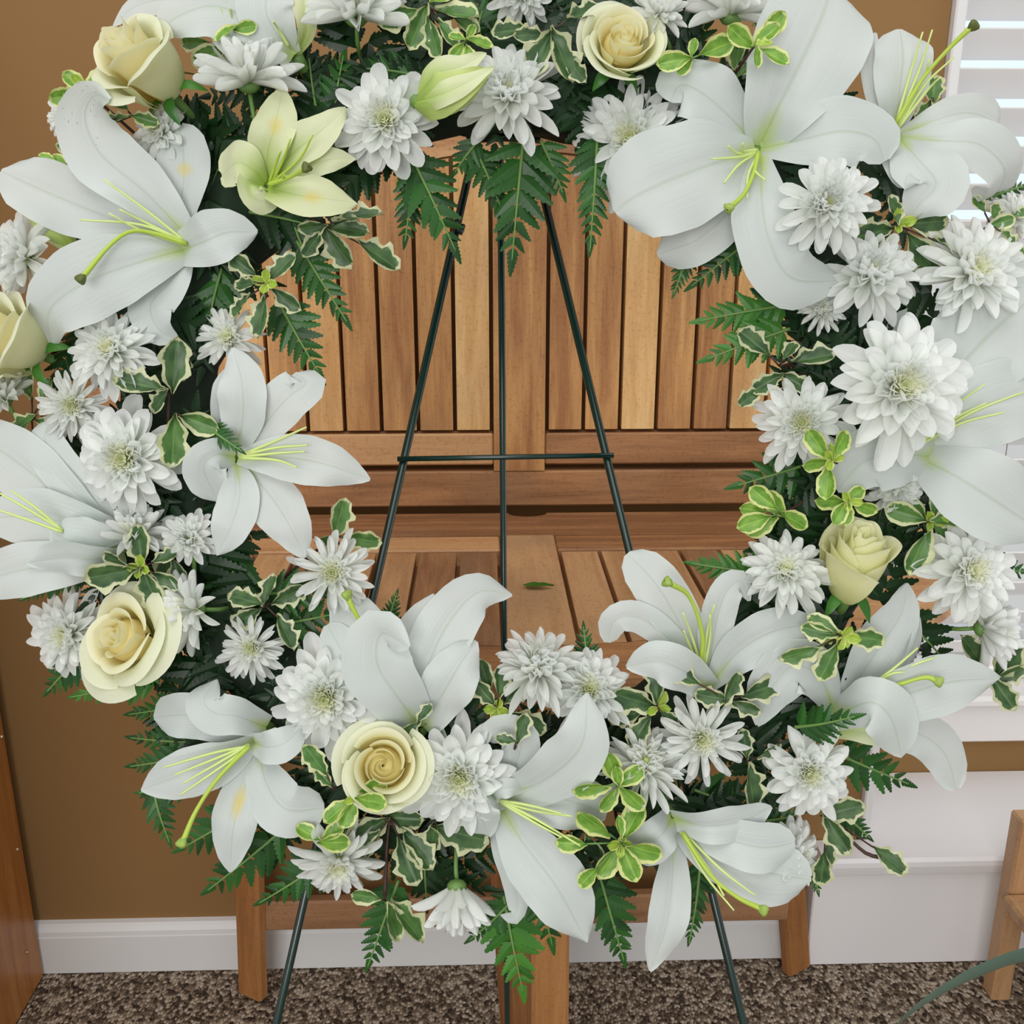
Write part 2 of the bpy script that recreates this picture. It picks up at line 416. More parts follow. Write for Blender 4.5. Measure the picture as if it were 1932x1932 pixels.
def carpet_mat():
    m, nt, nodes, links, b, out = newmat('loop_carpet')
    tc = nodes.new('ShaderNodeTexCoord')
    mp = nodes.new('ShaderNodeMapping'); mp.inputs['Scale'].default_value = (1.0, .75, 1); links.new(tc.outputs['Object'], mp.inputs[0])
    vo = nodes.new('ShaderNodeTexVoronoi'); vo.inputs['Scale'].default_value = 215; links.new(mp.outputs[0], vo.inputs['Vector'])
    sep = nodes.new('ShaderNodeSeparateColor'); links.new(vo.outputs['Color'], sep.inputs[0])
    nz = nodes.new('ShaderNodeTexNoise'); nz.inputs['Scale'].default_value = 240; nz.inputs['Detail'].default_value = 3; links.new(tc.outputs['Object'], nz.inputs['Vector'])
    k = math_node(nodes, links, 'ADD', math_node(nodes, links, 'MULTIPLY', sep.outputs[0], .6), math_node(nodes, links, 'MULTIPLY', nz.outputs[0], .4))
    r = ramp(nodes, [(.18, (.06, .045, .037)), (.36, (.19, .145, .105)), (.52, (.38, .30, .225)), (.72, (.74, .65, .53))]); links.new(k, r.inputs[0])
    dk = ramp(nodes, [(.0, (1, 1, 1)), (.75, (.5, .46, .43))]); links.new(vo.outputs['Distance'], dk.inputs[0])
    links.new(mixcol(nodes, links, 1.0, r.outputs[0], dk.outputs[0], 'MULTIPLY'), b.inputs['Base Color'])
    b.inputs['Roughness'].default_value = .95; b.inputs['Specular IOR Level'].default_value = .1
    bp = nodes.new('ShaderNodeBump'); bp.inputs['Strength'].default_value = .9; bp.inputs['Distance'].default_value = .004; bp.invert = True
    links.new(vo.outputs['Distance'], bp.inputs['Height']); links.new(bp.outputs[0], b.inputs['Normal'])
    return m
M['carpet'] = carpet_mat()

# ------------------------------------------------------------------ the room
XC = 0.548                           # the brown wall's end, where the window bay begins
tag(box('wall_back', -2.2, XC, DW, DW + .10, 0, 2.5, M['wall'], bev=.001), kind='structure')
tag(box('floor', -2.2, 2.2, -1.2, 2.2, -.05, 0, M['carpet'], bev=.001), kind='structure')
# baseboard: board and rounded upper bead
bb = tag(box('baseboard_back', -2.2, XC - .072, DW - .014, DW + .002, 0.0, .066, M['white'], bev=.002), kind='structure')
prof = [(DW + .001, .066), (DW - .013, .066), (DW - .0125, .073), (DW - .009, .079), (DW - .007, .084), (DW + .001, .086)]
tag(prism('baseboard_bead', prof, -2.2, XC - .072, 'x', M['white']), kind='structure')
# bay: back wall, platform ledge with nosing and riser
BX1 = 2.0
BY = 1.47
tag(box('wall_bay', XC - .02, BX1, BY, BY + .08, .0, .262, M['wall'], bev=.001), kind='structure')
tag(box('trim_1', XC + .0005, XC + .014, DW - .012, BY + .14, .21, 2.5, M['white'], bev=.002), kind='structure')
led = bpy.data.objects.new('window_ledge', None); led.location = (1.25, 1.36, 0); COL.objects.link(led)
tag(led, 'low white painted ledge with rounded nosing under the bright window', 'ledge')
led_off = Matrix.Translation((-1.25, -1.36, 0))
def sub(o, par):
    o.parent = par; o.matrix_parent_inverse = Matrix.Translation(-par.location); return o
LX0 = XC - .068
sub(box('riser', LX0, BX1, DW - .030, DW + .01, 0.001, .180, M['ledge_white'], bev=.002), led)
prof = [(DW - .024, .166), (DW - .040, .166), (DW - .046, .171), (DW - .048, .178), (DW - .050, .186), (DW - .050, .194), (DW - .046, .199), (DW - .02, .200), (DW - .02, .166)]
sub(prism('nosing', prof, LX0 + .004, BX1, 'x', M['ledge_white']), led)
sub(box('top_board', XC + .016, BX1, DW - .022, BY - .001, .182, .200, M['ledge_white'], bev=.001), led)
sub(box('top_return', LX0 + .004, XC + .016, DW - .022, DW - .001, .182, .200, M['ledge_white'], bev=.001), led)
# window: sill, apron, frame, glass, blinds
win = bpy.data.objects.new('window_1', None); win.location = (1.25, 1.6, .33); COL.objects.link(win)
tag(win, kind='structure')
sub(box('apron', XC + .016, BX1, BY - .016, BY + .0, .262, .330, M['sill'], bev=.003), win)
sub(box('window_sill', XC + .016, BX1, BY - .032, BY + .16, .330, .350, M['sill'], bev=.006), win)
sub(box('jamb', XC + .016, XC + .036, BY + .0, BY + .16, .350, 1.9, M['white'], bev=.002), win)
sub(box('bottom_rail', XC + .036, BX1, BY + .12, BY + .15, .350, .40, M['white'], bev=.003), win)
sub(box('head', XC + .036, BX1, BY, BY + .16, 1.86, 1.9, M['white'], bev=.003), win)
def glass_mat():
    m, nt, nodes, links, b, out = newmat('window_glass')
    b.inputs['Base Color'].default_value = (1, 1, 1, 1); b.inputs['Roughness'].default_value = 0.0
    b.inputs['Transmission Weight'].default_value = 1; b.inputs['IOR'].default_value = 1.02
    return m
M['glass'] = glass_mat()
sub(box('pane', XC + .036, BX1, BY + .132, BY + .136, .40, 1.86, M['glass'], bev=.0005), win)
bl = bpy.data.objects.new('window_blind', None); bl.location = (1.25, 1.53, .36); COL.objects.link(bl)
tag(bl, 'white horizontal slat blind hanging in the window', 'blind')
SX0 = XC + .040
slat_me = box_mesh('blind_slat', BX1 - SX0, .052, .0028, M['blind'], .0008)
for i in range(29):
    z = .40 + i * .0505
    o = link('slat', slat_me, None, Matrix.Translation(((SX0 + BX1) / 2, 1.525, z)) @ Matrix.Rotation(math.radians(-44), 4, 'X'))
    sub(o, bl)
sub(box('bottom_bar', SX0, BX1, 1.50, 1.55, .356, .374, M['blind'], bev=.003), bl)
for x in (.80, 1.45):
    V, F = tube_data(np.array([[x, 1.500, .37], [x, 1.500, 1.1], [x, 1.500, 1.86]]), .0010, 6)
    sub(link('cord', mesh('cord', V, F, M['cord'])), bl)
sub(box('headrail', SX0, BX1, 1.495, 1.555, 1.82, 1.858, M['blind'], bev=.003), bl)

# ------------------------------------------------------------------ cabinet side at the left
cab = bpy.data.objects.new('pine_cabinet', None); cab.location = (-.86, 1.0, 0); COL.objects.link(cab)
tag(cab, 'varnished pine cabinet standing on the carpet beside the brown wall', 'cabinet')
CXR = -.657
sub(box('side_panel', CXR - .022, CXR, .72, DW - .018, .002, 1.35, M['pine'], bev=.003), cab)
sub(box('back_panel', CXR - .42, CXR - .0225, DW - .030, DW - .018, .03, 1.35, M['pine'], bev=.002), cab)
sub(box('front_panel', CXR - .42, CXR - .0225, .725, .745, .03, 1.35, M['pine'], bev=.002), cab)
sub(box('top_panel', CXR - .43, CXR + .004, .71, DW - .014, 1.3505, 1.372, M['pine'], bev=.004), cab)
bpy.ops.mesh.primitive_uv_sphere_add(segments=10, ring_count=6, radius=.0028)
nail_src = bpy.context.object; nail_me = nail_src.data; nail_me.materials.append(M['nail'])
bpy.data.objects.remove(nail_src)
for y, z in ((1.262, .405), (1.255, .232), (1.235, .075)):
    sub(link('nail_head', nail_me, None, Matrix.Translation((CXR + .0005, y, z))), cab)

# ------------------------------------------------------------------ half-raised round slatted table
TX, TY, TZ = .028, 1.19, .740       # centre of the round top (hinge line), table height
tab = bpy.data.objects.new('folding_table', None); tab.location = (TX, TY, 0); COL.objects.link(tab)
tag(tab, 'weathered brown slatted wooden drop-leaf table with one half raised against the wall', 'table')
def tpart(o): return sub(o, tab)
def px_on_y(px, py, y):              # point of the vertical plane y where that pixel falls
    d = rgt * ((px - 966) / FPX) + upv * ((966 - py) / FPX) + fwd
    t = y / d.y
    return d.x * t, HC + d.z * t
AIN, BIN, RIM = .452, .392, .068
def arc_in(x): return BIN * math.sqrt(max(0.0, 1 - (x / AIN) ** 2))
def arc_out(x, rx=AIN + RIM, ry=BIN + RIM): return ry * math.sqrt(max(0.0, 1 - (x / rx) ** 2))
TH = .020
# raised leaf: x positions measured on the plane
YF = TY                               # front face of the raised leaf
cbx0, cbx1 = px_on_y(931, 700, YF)[0], px_on_y(1029, 700, YF)[0]
TXc = (cbx0 + cbx1) / 2
zr = lambda py: px_on_y(966, py, YF)[1]
Z_RB, Z_RT = zr(955), zr(889)         # full-width bottom rail
Z_SB0, Z_SB1 = zr(877), zr(818)       # inset bottom rail
Z_SL = zr(811)                        # slats start
ZC = zr(932)                          # height of the ellipse centre
pitch = .0433; gapw = .0048
tpart(box('rail', TXc - .50, TXc + .50, YF, YF + TH, Z_RB, Z_RT, M['wood_x']))
tpart(box('rail', TXc - .44, cbx0 - .0006, YF, YF + TH, Z_SB0, Z_SB1, M['wood_x']))
tpart(box('rail', cbx1 + .0006, TXc + .44, YF, YF + TH, Z_SB0, Z_SB1, M['wood_x']))
tpart(prism('centre_board', [(cbx0, Z_RT + .0008), (cbx1, Z_RT + .0008), (cbx1, ZC + BIN - .001), (cbx0, ZC + BIN - .001)], YF - .001, YF + TH, 'y', M['wood_z']))
for s in (-1, 1):
    x = cbx1 if s > 0 else cbx0
    x += s * gapw
    for k in range(9):
        a, b_ = (x, x + s * (pitch - gapw))
        za, zb = ZC + arc_in(a - TXc), ZC + arc_in(b_ - TXc)
        if min(za, zb) < Z_SL + .03: break
        za -= .002; zb -= .002
        pts = [(a, Z_SL), (b_, Z_SL), (b_, zb), (a, za)]
        tpart(prism('slat', pts, YF + .001, YF + TH - .002, 'y', M['wood_z']))
        x += s * pitch
# rim of the raised leaf in segments
angs = [math.radians(v) for v in (2, 32, 61, 76, 90, 104, 119, 148, 178)]
def rim_poly(a0, a1, cx, cz, sgn=1, n=8):
    A = np.linspace(a0, a1, n)
    inn = [(cx + AIN * math.cos(a), cz + sgn * BIN * math.sin(a)) for a in A]
    out = [(cx + (AIN + RIM) * math.cos(a), cz + sgn * (BIN + RIM) * math.sin(a)) for a in A[::-1]]
    return inn + out
for a0, a1 in zip(angs[:-1], angs[1:]):
    tpart(prism('rim_segment', rim_poly(a0 + .001, a1 - .001, TXc, ZC), YF - .0005, YF + TH, 'y', M['wood_x']))
# horizontal leaf
HY = TY - .012
ZT = TZ
def px_on_z(px, py, z):
    d = rgt * ((px - 966) / FPX) + upv * ((966 - py) / FPX) + fwd
    t = (z - HC) / d.z
    return d.x * t, d.y * t
y_a0, y_a1 = px_on_z(966, 968, ZT)[1], px_on_z(966, 1010, ZT)[1]
y_b1 = px_on_z(966, 1036, ZT)[1]
y_s = px_on_z(966, 1041, ZT)[1]
NX = px_on_z(995, 968, ZT)[0]
# back rail with half-round notch for a parasol pole
nr = px_on_z(1032, 968, ZT)[0] - NX
notch = [(NX + nr * math.cos(a), y_a0 - nr * .62 * math.sin(a)) for a in np.linspace(math.pi, 0, 14)]
tpart(prism('rail', [(TXc - .52, y_a0)] + notch + [(TXc + .52, y_a0), (TXc + .52, y_a1), (TXc - .52, y_a1)], ZT - TH, ZT, 'z', M['wood_x']))
hx0, hx1 = px_on_z(945, 1036, ZT)[0], px_on_z(1050, 1036, ZT)[0]
tpart(box('rail', TXc - .44, hx0 - .0006, y_b1, y_a1 - .0007, ZT - TH, ZT - .0005, M['wood_x']))
tpart(box('rail', hx1 + .0006, TXc + .44, y_b1, y_a1 - .0007, ZT - TH, ZT - .0005, M['wood_x']))
tpart(box('centre_board', hx0, hx1, TY - BIN + .004, y_a1 - .0007, ZT - TH, ZT + .0005, M['wood_y'], bev=.001))
for s in (-1, 1):
    x = (hx1 if s > 0 else hx0) + s * gapw
    for k in range(9):
        a, b_ = (x, x + s * (pitch - gapw))
        ya, yb = TY - arc_in(a - TXc) + .003, TY - arc_in(b_ - TXc) + .003
        if max(ya, yb) > y_s - .03: break
        tpart(prism('slat', [(a, y_s), (b_, y_s), (b_, yb), (a, ya)], ZT - TH + .002, ZT - .0005, 'z', M['wood_y']))
        x += s * pitch
for a0, a1 in zip(angs[:-1], angs[1:]):
    tpart(prism('rim_segment', rim_poly(a0 + .001, a1 - .001, TXc, TY, -1), ZT - TH, ZT + .0004, 'z', M['wood_x']))
# hinge frame under the top, splayed rear legs with a stretcher, gate leg in front
def leg_between(name, p0, p1, sx, sy, mat, rot=0):
    p0, p1 = Vector(p0), Vector(p1); d = p1 - p0
    me = box_mesh(name, sx, sy, d.length, mat, .004)
    q = d.to_track_quat('Z', 'X').to_matrix().to_4x4()
    zx = Matrix.Rotation(rot, 4, 'Z')
    o = link(name, me, None, Matrix.Translation((p0 + p1) / 2) @ q @ zx)
    return tpart(o)
tpart(box('apron_rail', TXc - .36, TXc + .36, TY - .006, TY + .018, ZT - .085, ZT - TH - .001, M['wood_x']))
for (tx, bx, by) in ((-.300, -.338, 1.222), (.352, .462, 1.250)):
    leg_between('leg', (TXc * 0 + tx, TY + .012, ZT - .03), (bx, by, .004), .020, .042, M['wood_leg'], math.pi / 2)
tpart(box('stretcher', -.318, .43, 1.215, 1.233, .118, .166, M['wood_shaded'], bev=.003))
leg_between('leg', (.065, .95, ZT - TH - .002), (.069, .93, .003), .038, .042, M['wood_leg'], math.radians(4))
leg_between('leg', (.010, 1.06, ZT - TH - .04), (.044, 1.00, .012), .046, .030, M['wood_leg'], math.radians(2))
tpart(box('gate_rail', .050, .084, .975, 1.18, ZT - .10, ZT - .06, M['wood_y'], bev=.003))
lx, ly = px_on_z(1016, 1111, ZT)

# ------------------------------------------------------------------ wooden stool at the right edge
st = bpy.data.objects.new('wooden_stool', None); st.location = (.85, 1.12, 0); COL.objects.link(st)
tag(st, 'honey coloured wooden stool standing in front of the white ledge', 'stool')
sub(box('leg', .724, .752, 1.18, 1.21, .001, .30, M['pine2'], bev=.003), st)
sub(box('leg', .98, 1.008, 1.18, 1.21, .001, .30, M['pine2'], bev=.003), st)
sub(box('leg', .724, .752, .98, 1.01, .001, .165, M['pine2'], bev=.003), st)
sub(box('leg', .98, 1.008, .98, 1.01, .001, .165, M['pine2'], bev=.003), st)
sub(box('seat', .714, 1.02, .965, 1.179, .166, .186, M['pine2'], bev=.004), st)
sub(box('back_rest', .753, .979, 1.185, 1.205, .26, .299, M['pine2'], bev=.004), st)

# ------------------------------------------------------------------ flower frame: pixel-scaled coordinates in the easel's tilted plane
Z0 = 0.60
S = Z0 / FPX
def cp(px, py, dz=0.0):              # point of the tilted wreath frame, dz units in front of the wreath's plane
    d = Z0 - dz * S
    return np.array([(px - 966) / FPX * d, (966 - py) / FPX * d, -d])

def root_at(name, c):
    o = bpy.data.objects.new(name, None)
    o.empty_display_size = .02
    o.matrix_world = CAM @ Matrix.Translation(Vector(c))
    COL.objects.link(o)
    return o

def to_m4(X, Y, Z, o):
    return Matrix(((X[0], Y[0], Z[0], o[0]), (X[1], Y[1], Z[1], o[1]), (X[2], Y[2], Z[2], o[2]), (0, 0, 0, 1)))

# ------------------------------------------------------------------ green wire easel
ez = root_at('wire_easel', cp(950, 300, -110))
tag(ez, 'dark green wire tripod easel carrying the wreath, legs on the carpet', 'easel')
ez_inv = np.array((CAM @ Matrix.Translation(Vector(cp(950, 300, -110)))).inverted())
def to_ez(pw):
    return (ez_inv @ np.array([pw[0], pw[1], pw[2], 1]))[:3]
def wpt(px, py, dz): return np.array(CAM @ Vector(cp(px, py, dz)))
def floor_on(p, q, z=.004):
    t = (z - p[2]) / (q[2] - p[2]); return p + (q - p) * t
DE = -135
L0, L1 = wpt(893, 290, DE), wpt(521, 1932, DE)
R0, R1 = wpt(1006, 290, DE), wpt(1403, 1932, DE)
for p, q in ((L0, L1), (R0, R1)):
    f = floor_on(p, q)
    V, F = tube_data(np.array([to_ez(p), to_ez((p + f) / 2), to_ez(f)]), .0026, 10)
    link('leg', mesh('leg', V, F, M['metal']), ez)
B0 = wpt(944, 290, DE - 30)
dirv = np.array(rgt) * ((957 - 966) / FPX) + np.array(upv) * ((966 - 1932) / FPX) + np.array(fwd)
B1 = np.array([0, 0, HC]) + dirv * (.69 / dirv[1])
f = floor_on(B0, B1)
V, F = tube_data(np.array([to_ez(B0), to_ez((B0 + f) / 2), to_ez(f)]), .0023, 10)
link('leg', mesh('leg', V, F, M['metal']), ez)
V, F = tube_data(np.array([to_ez(wpt(750, 866, DE + 9)), to_ez(wpt(950, 862.5, DE + 9)), to_ez(wpt(1158, 859, DE + 9))]), .0017, 8)
link('crossbar', mesh('crossbar', V, F, M['metal']), ez)
V, F = tube_data(np.array([to_ez(wpt(880, 262, DE)), to_ez(wpt(950, 258, DE)), to_ez(wpt(1020, 262, DE))]), .003, 8)
link('top_bar', mesh('top_bar', V, F, M['metal']), ez)
V, F = tube_data(spline([to_ez(wpt(866, 405, DE)), to_ez(wpt(862, 420, DE + 16)), to_ez(wpt(868, 440, DE + 12)), to_ez(wpt(874, 425, DE + 4))], 12), .0016, 7)
link('hook', mesh('hook', V, F, M['metal']), ez)

# ------------------------------------------------------------------ moss-covered ring that everything is pinned into
RCX, RCY, RRX, RRY, RT = 965, 800, 668, 660, 92
rc = cp(RCX, RCY, -55)
nA, nB = 72, 12
V = []
for i in range(nA):
    a = 2 * math.pi * i / nA
    for j in range(nB):
        b_ = 2 * math.pi * j / nB
        rr = RT * (1 + .10 * rng.standard_normal())
        V.append(((RRX + rr * math.cos(b_)) * math.cos(a) * S, (RRY + rr * math.cos(b_)) * math.sin(a) * S, rr * .8 * math.sin(b_) * S))
F = [(i * nB + j, ((i + 1) % nA) * nB + j, ((i + 1) % nA) * nB + (j + 1) % nB, i * nB + (j + 1) % nB) for i in range(nA) for j in range(nB)]
o = link('wreath_ring', mesh('wreath_ring', V, F, M['foam']))
o.matrix_world = CAM @ Matrix.Translation(Vector(rc))
tag(o, 'dark mossy foam ring of the wreath, seen only between leaves and flowers', 'wreath')

# ------------------------------------------------------------------ ferns
def pinna_data(seed, teeth=7, width=.46):
    r = np.random.default_rng(seed)
    n = teeth * 2 + 1
    mid, lf, rt = [], [], []
    bend = r.uniform(-.10, .10)
    for i in range(n):
        t = i / (n - 1)
        env = width * .5 * (min(1, t / .16) ** .7) * (1 - t) ** .62 * 1.22
        tooth = 1.0 if i % 2 else .74
        adv = .035 if i % 2 else 0.0
        x0 = bend * t * t
        z = -.10 * t * t
        mid.append((x0, t, z))
        e = env * tooth + .004
        lf.append((x0 - e, min(1, t + adv), z - e * .35)); rt.append((x0 + e, min(1, t + adv), z - e * .35))
    V = mid + lf + rt
    F = []
    for i in range(n - 1):
        F.append((i, i + 1, n + i + 1, n + i)); F.append((i + 1, i, 2 * n + i, 2 * n + i + 1))
    return np.array(V), F
PIN = [pinna_data(s) for s in range(4)]
PIN_ME = {}
for mk in ('fern', 'fern_deep', 'fern_light'):
    PIN_ME[mk] = [mesh('leaflet', v, f_, M[mk], smooth=False) for v, f_ in PIN]

def frond_layout(base, tip, width, r, npairs=None, bend=0.0, twist=0.0):
    """base, tip in frame coords (3-vectors, metres). yields rachis points and leaflet matrices"""
    base, tip = np.asarray(base), np.asarray(tip)
    d = tip - base; L = np.linalg.norm(d); T = d / L
    zv = np.array([0, 0, 1.0]); Nn = unit(zv - T * np.dot(zv, T)); W = np.cross(T, Nn)
    cr, sr = math.cos(twist), math.sin(twist)
    W, Nn = cr * W + sr * Nn, cr * Nn - sr * W
    mid = (base + tip) / 2 + W * bend * L + Nn * .07 * L
    pts = spline([base, mid, tip], 30)
    w = width * S
    if npairs is None: npairs = int(max(4, min(11, L / (w * .205))))
    mats = []
    for i in range(npairs):
        t = .08 + .86 * i / npairs
        k = t * 29; i0 = int(k); p = pts[i0] + (pts[min(29, i0 + 1)] - pts[i0]) * (k - i0)
        tg = unit(pts[min(29, i0 + 2)] - pts[max(0, i0 - 1)])
        Wl = unit(np.cross(tg, Nn)); Nl = np.cross(Wl, tg)
        ln = w * .62 * ((1 - t) ** .75 * .95 + .14) * (1 if t > .15 else .86)
        for s in (-1, 1):
            an = math.radians(58 - 22 * t + r.uniform(-7, 7))
            dirn = tg * math.cos(an) + s * Wl * math.sin(an)
            dirn = unit(dirn + Nl * r.uniform(-.16, .12))
            nn = unit(Nl + s * Wl * r.uniform(-.05, .30) - dirn * np.dot(Nl, dirn)); nn = unit(nn - dirn * np.dot(nn, dirn))
            X = np.cross(dirn, nn)
            l_ = ln * r.uniform(.9, 1.08)
            mats.append((p, X * l_, dirn * l_, nn * l_, r.integers(0, 4)))
    tg = unit(pts[-1] - pts[-4]); nn = unit(Nn - tg * np.dot(Nn, tg)); X = np.cross(tg, nn)
    l_ = w * .30
    mats.append((pts[26], X * l_ * 1.1, tg * l_ * 1.2, nn * l_, 0))
    return pts, mats

def fern(label, b, t, width, dz0=20, dz1=35, mat='fern', bend=0.0, twist=0.0, npairs=None):
    c = cp(b[0], b[1], dz0)
    root = root_at('fern_frond', c)
    tag(root, label, 'fern', 'fern fronds in the wreath')
    r = np.random.default_rng(int(b[0] * 7 + b[1] * 3 + t[0]))
    pts, mats = frond_layout(np.zeros(3), cp(t[0], t[1], dz1) - c, width, r, npairs, bend, twist)
    V, F = tube_data(pts, [.0011, .0004], 5)
    link('stem', mesh('stem', V, F, M['stem_green']), root)
    for (p, X, Y, Z, k) in mats:
        link('leaflet', PIN_ME[mat][k], root, to_m4(X, Y, Z, p))

# ------------------------------------------------------------------ variegated leaves
def leaf_data(seed, wavy, width, curl):
    r = np.random.default_rng(seed)
    n, m = 13, 9
    ph = r.uniform(0, 6.28, 2); fr = r.uniform(2.4, 3.4)
    V, UV = [], []
    for i in range(n):
        t = i / (n - 1)
        pr = np.interp(t, [0, .08, .2, .4, .6, .78, .9, .97, 1], [.05, .16, .48, .85, 1, .88, .58, .28, .03]) * width / 2
        for j in range(m):
            u = j / (m - 1) * 2 - 1
            e = abs(u)
            a = math.sin(2 * math.pi * fr * t + ph[0 if u < 0 else 1])
            x = u * pr * (1 + wavy * .35 * e * a)
            z = -curl * t * t + .22 * width * u * u * (1 - .4 * t) + wavy * .30 * width * e ** 3 * a * min(1, 3 * (1 - t)) * min(1, 4 * t)
            z -= .03 * math.exp(-(u / .15) ** 2)
            V.append((x, t, z)); UV.append((j / (m - 1), t))
    return np.array(V), grid_faces(n, m), np.array(UV)
LEAF = [leaf_data(s, .55, .56, .20) for s in range(5)] + [leaf_data(20 + s, .12, .60, .12) for s in range(3)]
LEAF_ME = {mk: [mesh('leaf', v, f_, M[mk], uv) for v, f_, uv in LEAF] for mk in ('leaf_dark', 'leaf_mid', 'leaf_bright', 'leaf_tip')}

def sprig(label, node, dz, leaves, kind='dark', stem=None, wob=.35, young=0, cat='foliage'):
    c = cp(node[0], node[1], dz)
    root = root_at('variegated_sprig', c)
    tag(root, label, cat, 'variegated sprigs in the wreath')
    r = np.random.default_rng(int(node[0] * 5 + node[1]))
    if stem is None:
        v = np.array([RCX - node[0], RCY - node[1]], float); rr = np.linalg.norm(v)
        off = (rr - 660) / rr
        stem = [(node[0] + v[0] * off * .6 + r.uniform(-20, 20), node[1] + v[1] * off * .6 + 20, -40)]
    pts = [np.zeros(3)] + [cp(*s_) - c for s_ in stem]
    V, F = tube_data(spline(pts, 10), [.0008, .0012], 6)
    link('stem', mesh('stem', V, F, M['stem_brown']), root)
    for lf in leaves:
        lx_, ly_ = lf[0], lf[1]
        dist = math.hypot(lx_ - node[0], ly_ - node[1])
        ln = lf[2] if len(lf) > 2 and lf[2] else max(46, min(96, dist * 1.75))
        kd = lf[3] if len(lf) > 3 else kind
        d2 = np.array([lx_ - node[0], -(ly_ - node[1])], float)
        d2 = d2 / (np.linalg.norm(d2) + 1e-6)
        tilt = r.uniform(-.25, .45)
        Y = unit([d2[0], d2[1], tilt])
        Nn = unit(np.array([0, 0, 1.0]) - Y * Y[2]); X = np.cross(Y, Nn)
        an = r.uniform(-wob * 1.8, wob * 1.8)
        X, Nn = X * math.cos(an) + Nn * math.sin(an), Nn * math.cos(an) - X * math.sin(an)
        ctr = cp(lx_, ly_, dz + r.uniform(-6, 22)) - c
        l_ = ln * S
        o = ctr - Y * l_ * .5
        k = r.integers(0, 5) if kd == 'dark' else (r.integers(5, 8) if kd == 'bright' else r.integers(0, 8))
        mk = 'leaf_' + kd
        link('leaf', LEAF_ME[mk][k], root, to_m4(X * l_, Y * l_, Nn * l_, o))
        # petiole back to the node
        V, F = tube_data(np.array([np.zeros(3), o * .55, o + Y * l_ * .04]), [.0006, .0005], 5)
        link('petiole', mesh('petiole', V, F, M['stem_green'] if kd in ('bright', 'tip') else M['stem_brown']), root)
    for i in range(young):
        a = 2 * math.pi * i / young + r.uniform(-.4, .4)
        Y = unit([math.cos(a), math.sin(a), .9]); Nn = unit(np.array([0, 0, 1.0]) - Y * Y[2]); X = np.cross(Y, Nn)
        l_ = r.uniform(24, 36) * S
        link('young_leaf', LEAF_ME['leaf_tip'][5 + i % 3], root, to_m4(X * l_, Y * l_, Nn * l_, np.array([0, 0, 4 * S])))

# ------------------------------------------------------------------ lilies
PROF_T = [0, .08, .2, .38, .58, .75, .88, .96, 1.0]
PROF = {'p': [.26, .40, .62, .92, 1.0, .84, .52, .24, .05],      # pointed
        'b': [.26, .40, .60, .88, 1.0, .98, .84, .55, .18],      # blunt
        't': [.30, .62, .92, 1.0, .84, .58, .32, .14, .02],   # tapering bud
        'n': [.55, .60, .70, .86, 1.0, .86, .56, .26, .05]}      # broad base
def petal_mesh(c, pts, w, roll=0, twist=0, cup=.22, ruf=.05, mat='lily', prof='p', lift=60, base=40, seed=0, tipdrop=.35, name='petal'):
    q = []
    n0 = len(pts)
    d2 = np.concatenate([[0], np.cumsum([math.hypot(pts[i + 1][0] - pts[i][0], pts[i + 1][1] - pts[i][1]) for i in range(n0 - 1)])])
    for i, p in enumerate(pts):
        s_ = d2[i] / (d2[-1] + 1e-9)
        dz = p[2] if len(p) > 2 else base + lift * float(np.interp(s_, [0, .35, .7, 1], [0, .75, 1, 1 - tipdrop]))
        q.append(cp(p[0], p[1], dz) - c)
    n, m = 26, 11
    P = spline(q, n)
    T = np.gradient(P, axis=0); T /= np.linalg.norm(T, axis=1)[:, None] + 1e-12
    view = np.array([0, 0, 1.0])
    mi = n // 2
    N = [None] * n
    nm = unit(view - T[mi] * T[mi][2])
    ra = math.radians(roll)
    W0 = np.cross(T[mi], nm); nm = nm * math.cos(ra) + W0 * math.sin(ra)
    N[mi] = nm
    for i in list(range(mi + 1, n)):
        v = N[i - 1] - T[i] * np.dot(N[i - 1], T[i]); N[i] = unit(v)
    for i in range(mi - 1, -1, -1):
        v = N[i + 1] - T[i] * np.dot(N[i + 1], T[i]); N[i] = unit(v)
    r = np.random.default_rng(seed)
    ph = r.uniform(0, 6.28, 2); fr = r.uniform(1.6, 2.6)
    V, UV = [], []
    for i in range(n):
        t = i / (n - 1)
        hw = w * S / 2 * float(np.interp(t, PROF_T, PROF[prof]))
        a = math.radians(twist) * (t - .5)
        Wd = np.cross(T[i], N[i]); Ni = N[i] * math.cos(a) + Wd * math.sin(a); Wd = np.cross(T[i], Ni)
        cc = cup * (1.25 - 1.9 * t)
        for j in range(m):
            u = j / (m - 1) * 2 - 1
            h = cc * hw * (u * u - .25) - .13 * hw * math.exp(-(u / .16) ** 2) * (1 - .7 * t) \
                + ruf * w * S * abs(u) ** 3 * math.sin(2 * math.pi * fr * t + ph[0 if u < 0 else 1]) * min(1, t * 2.5)
            V.append(P[i] + Wd * u * hw + Ni * h); UV.append((u * .5 + .5, t))
    return mesh(name, V, grid_faces(n, m), M[mat], UV)

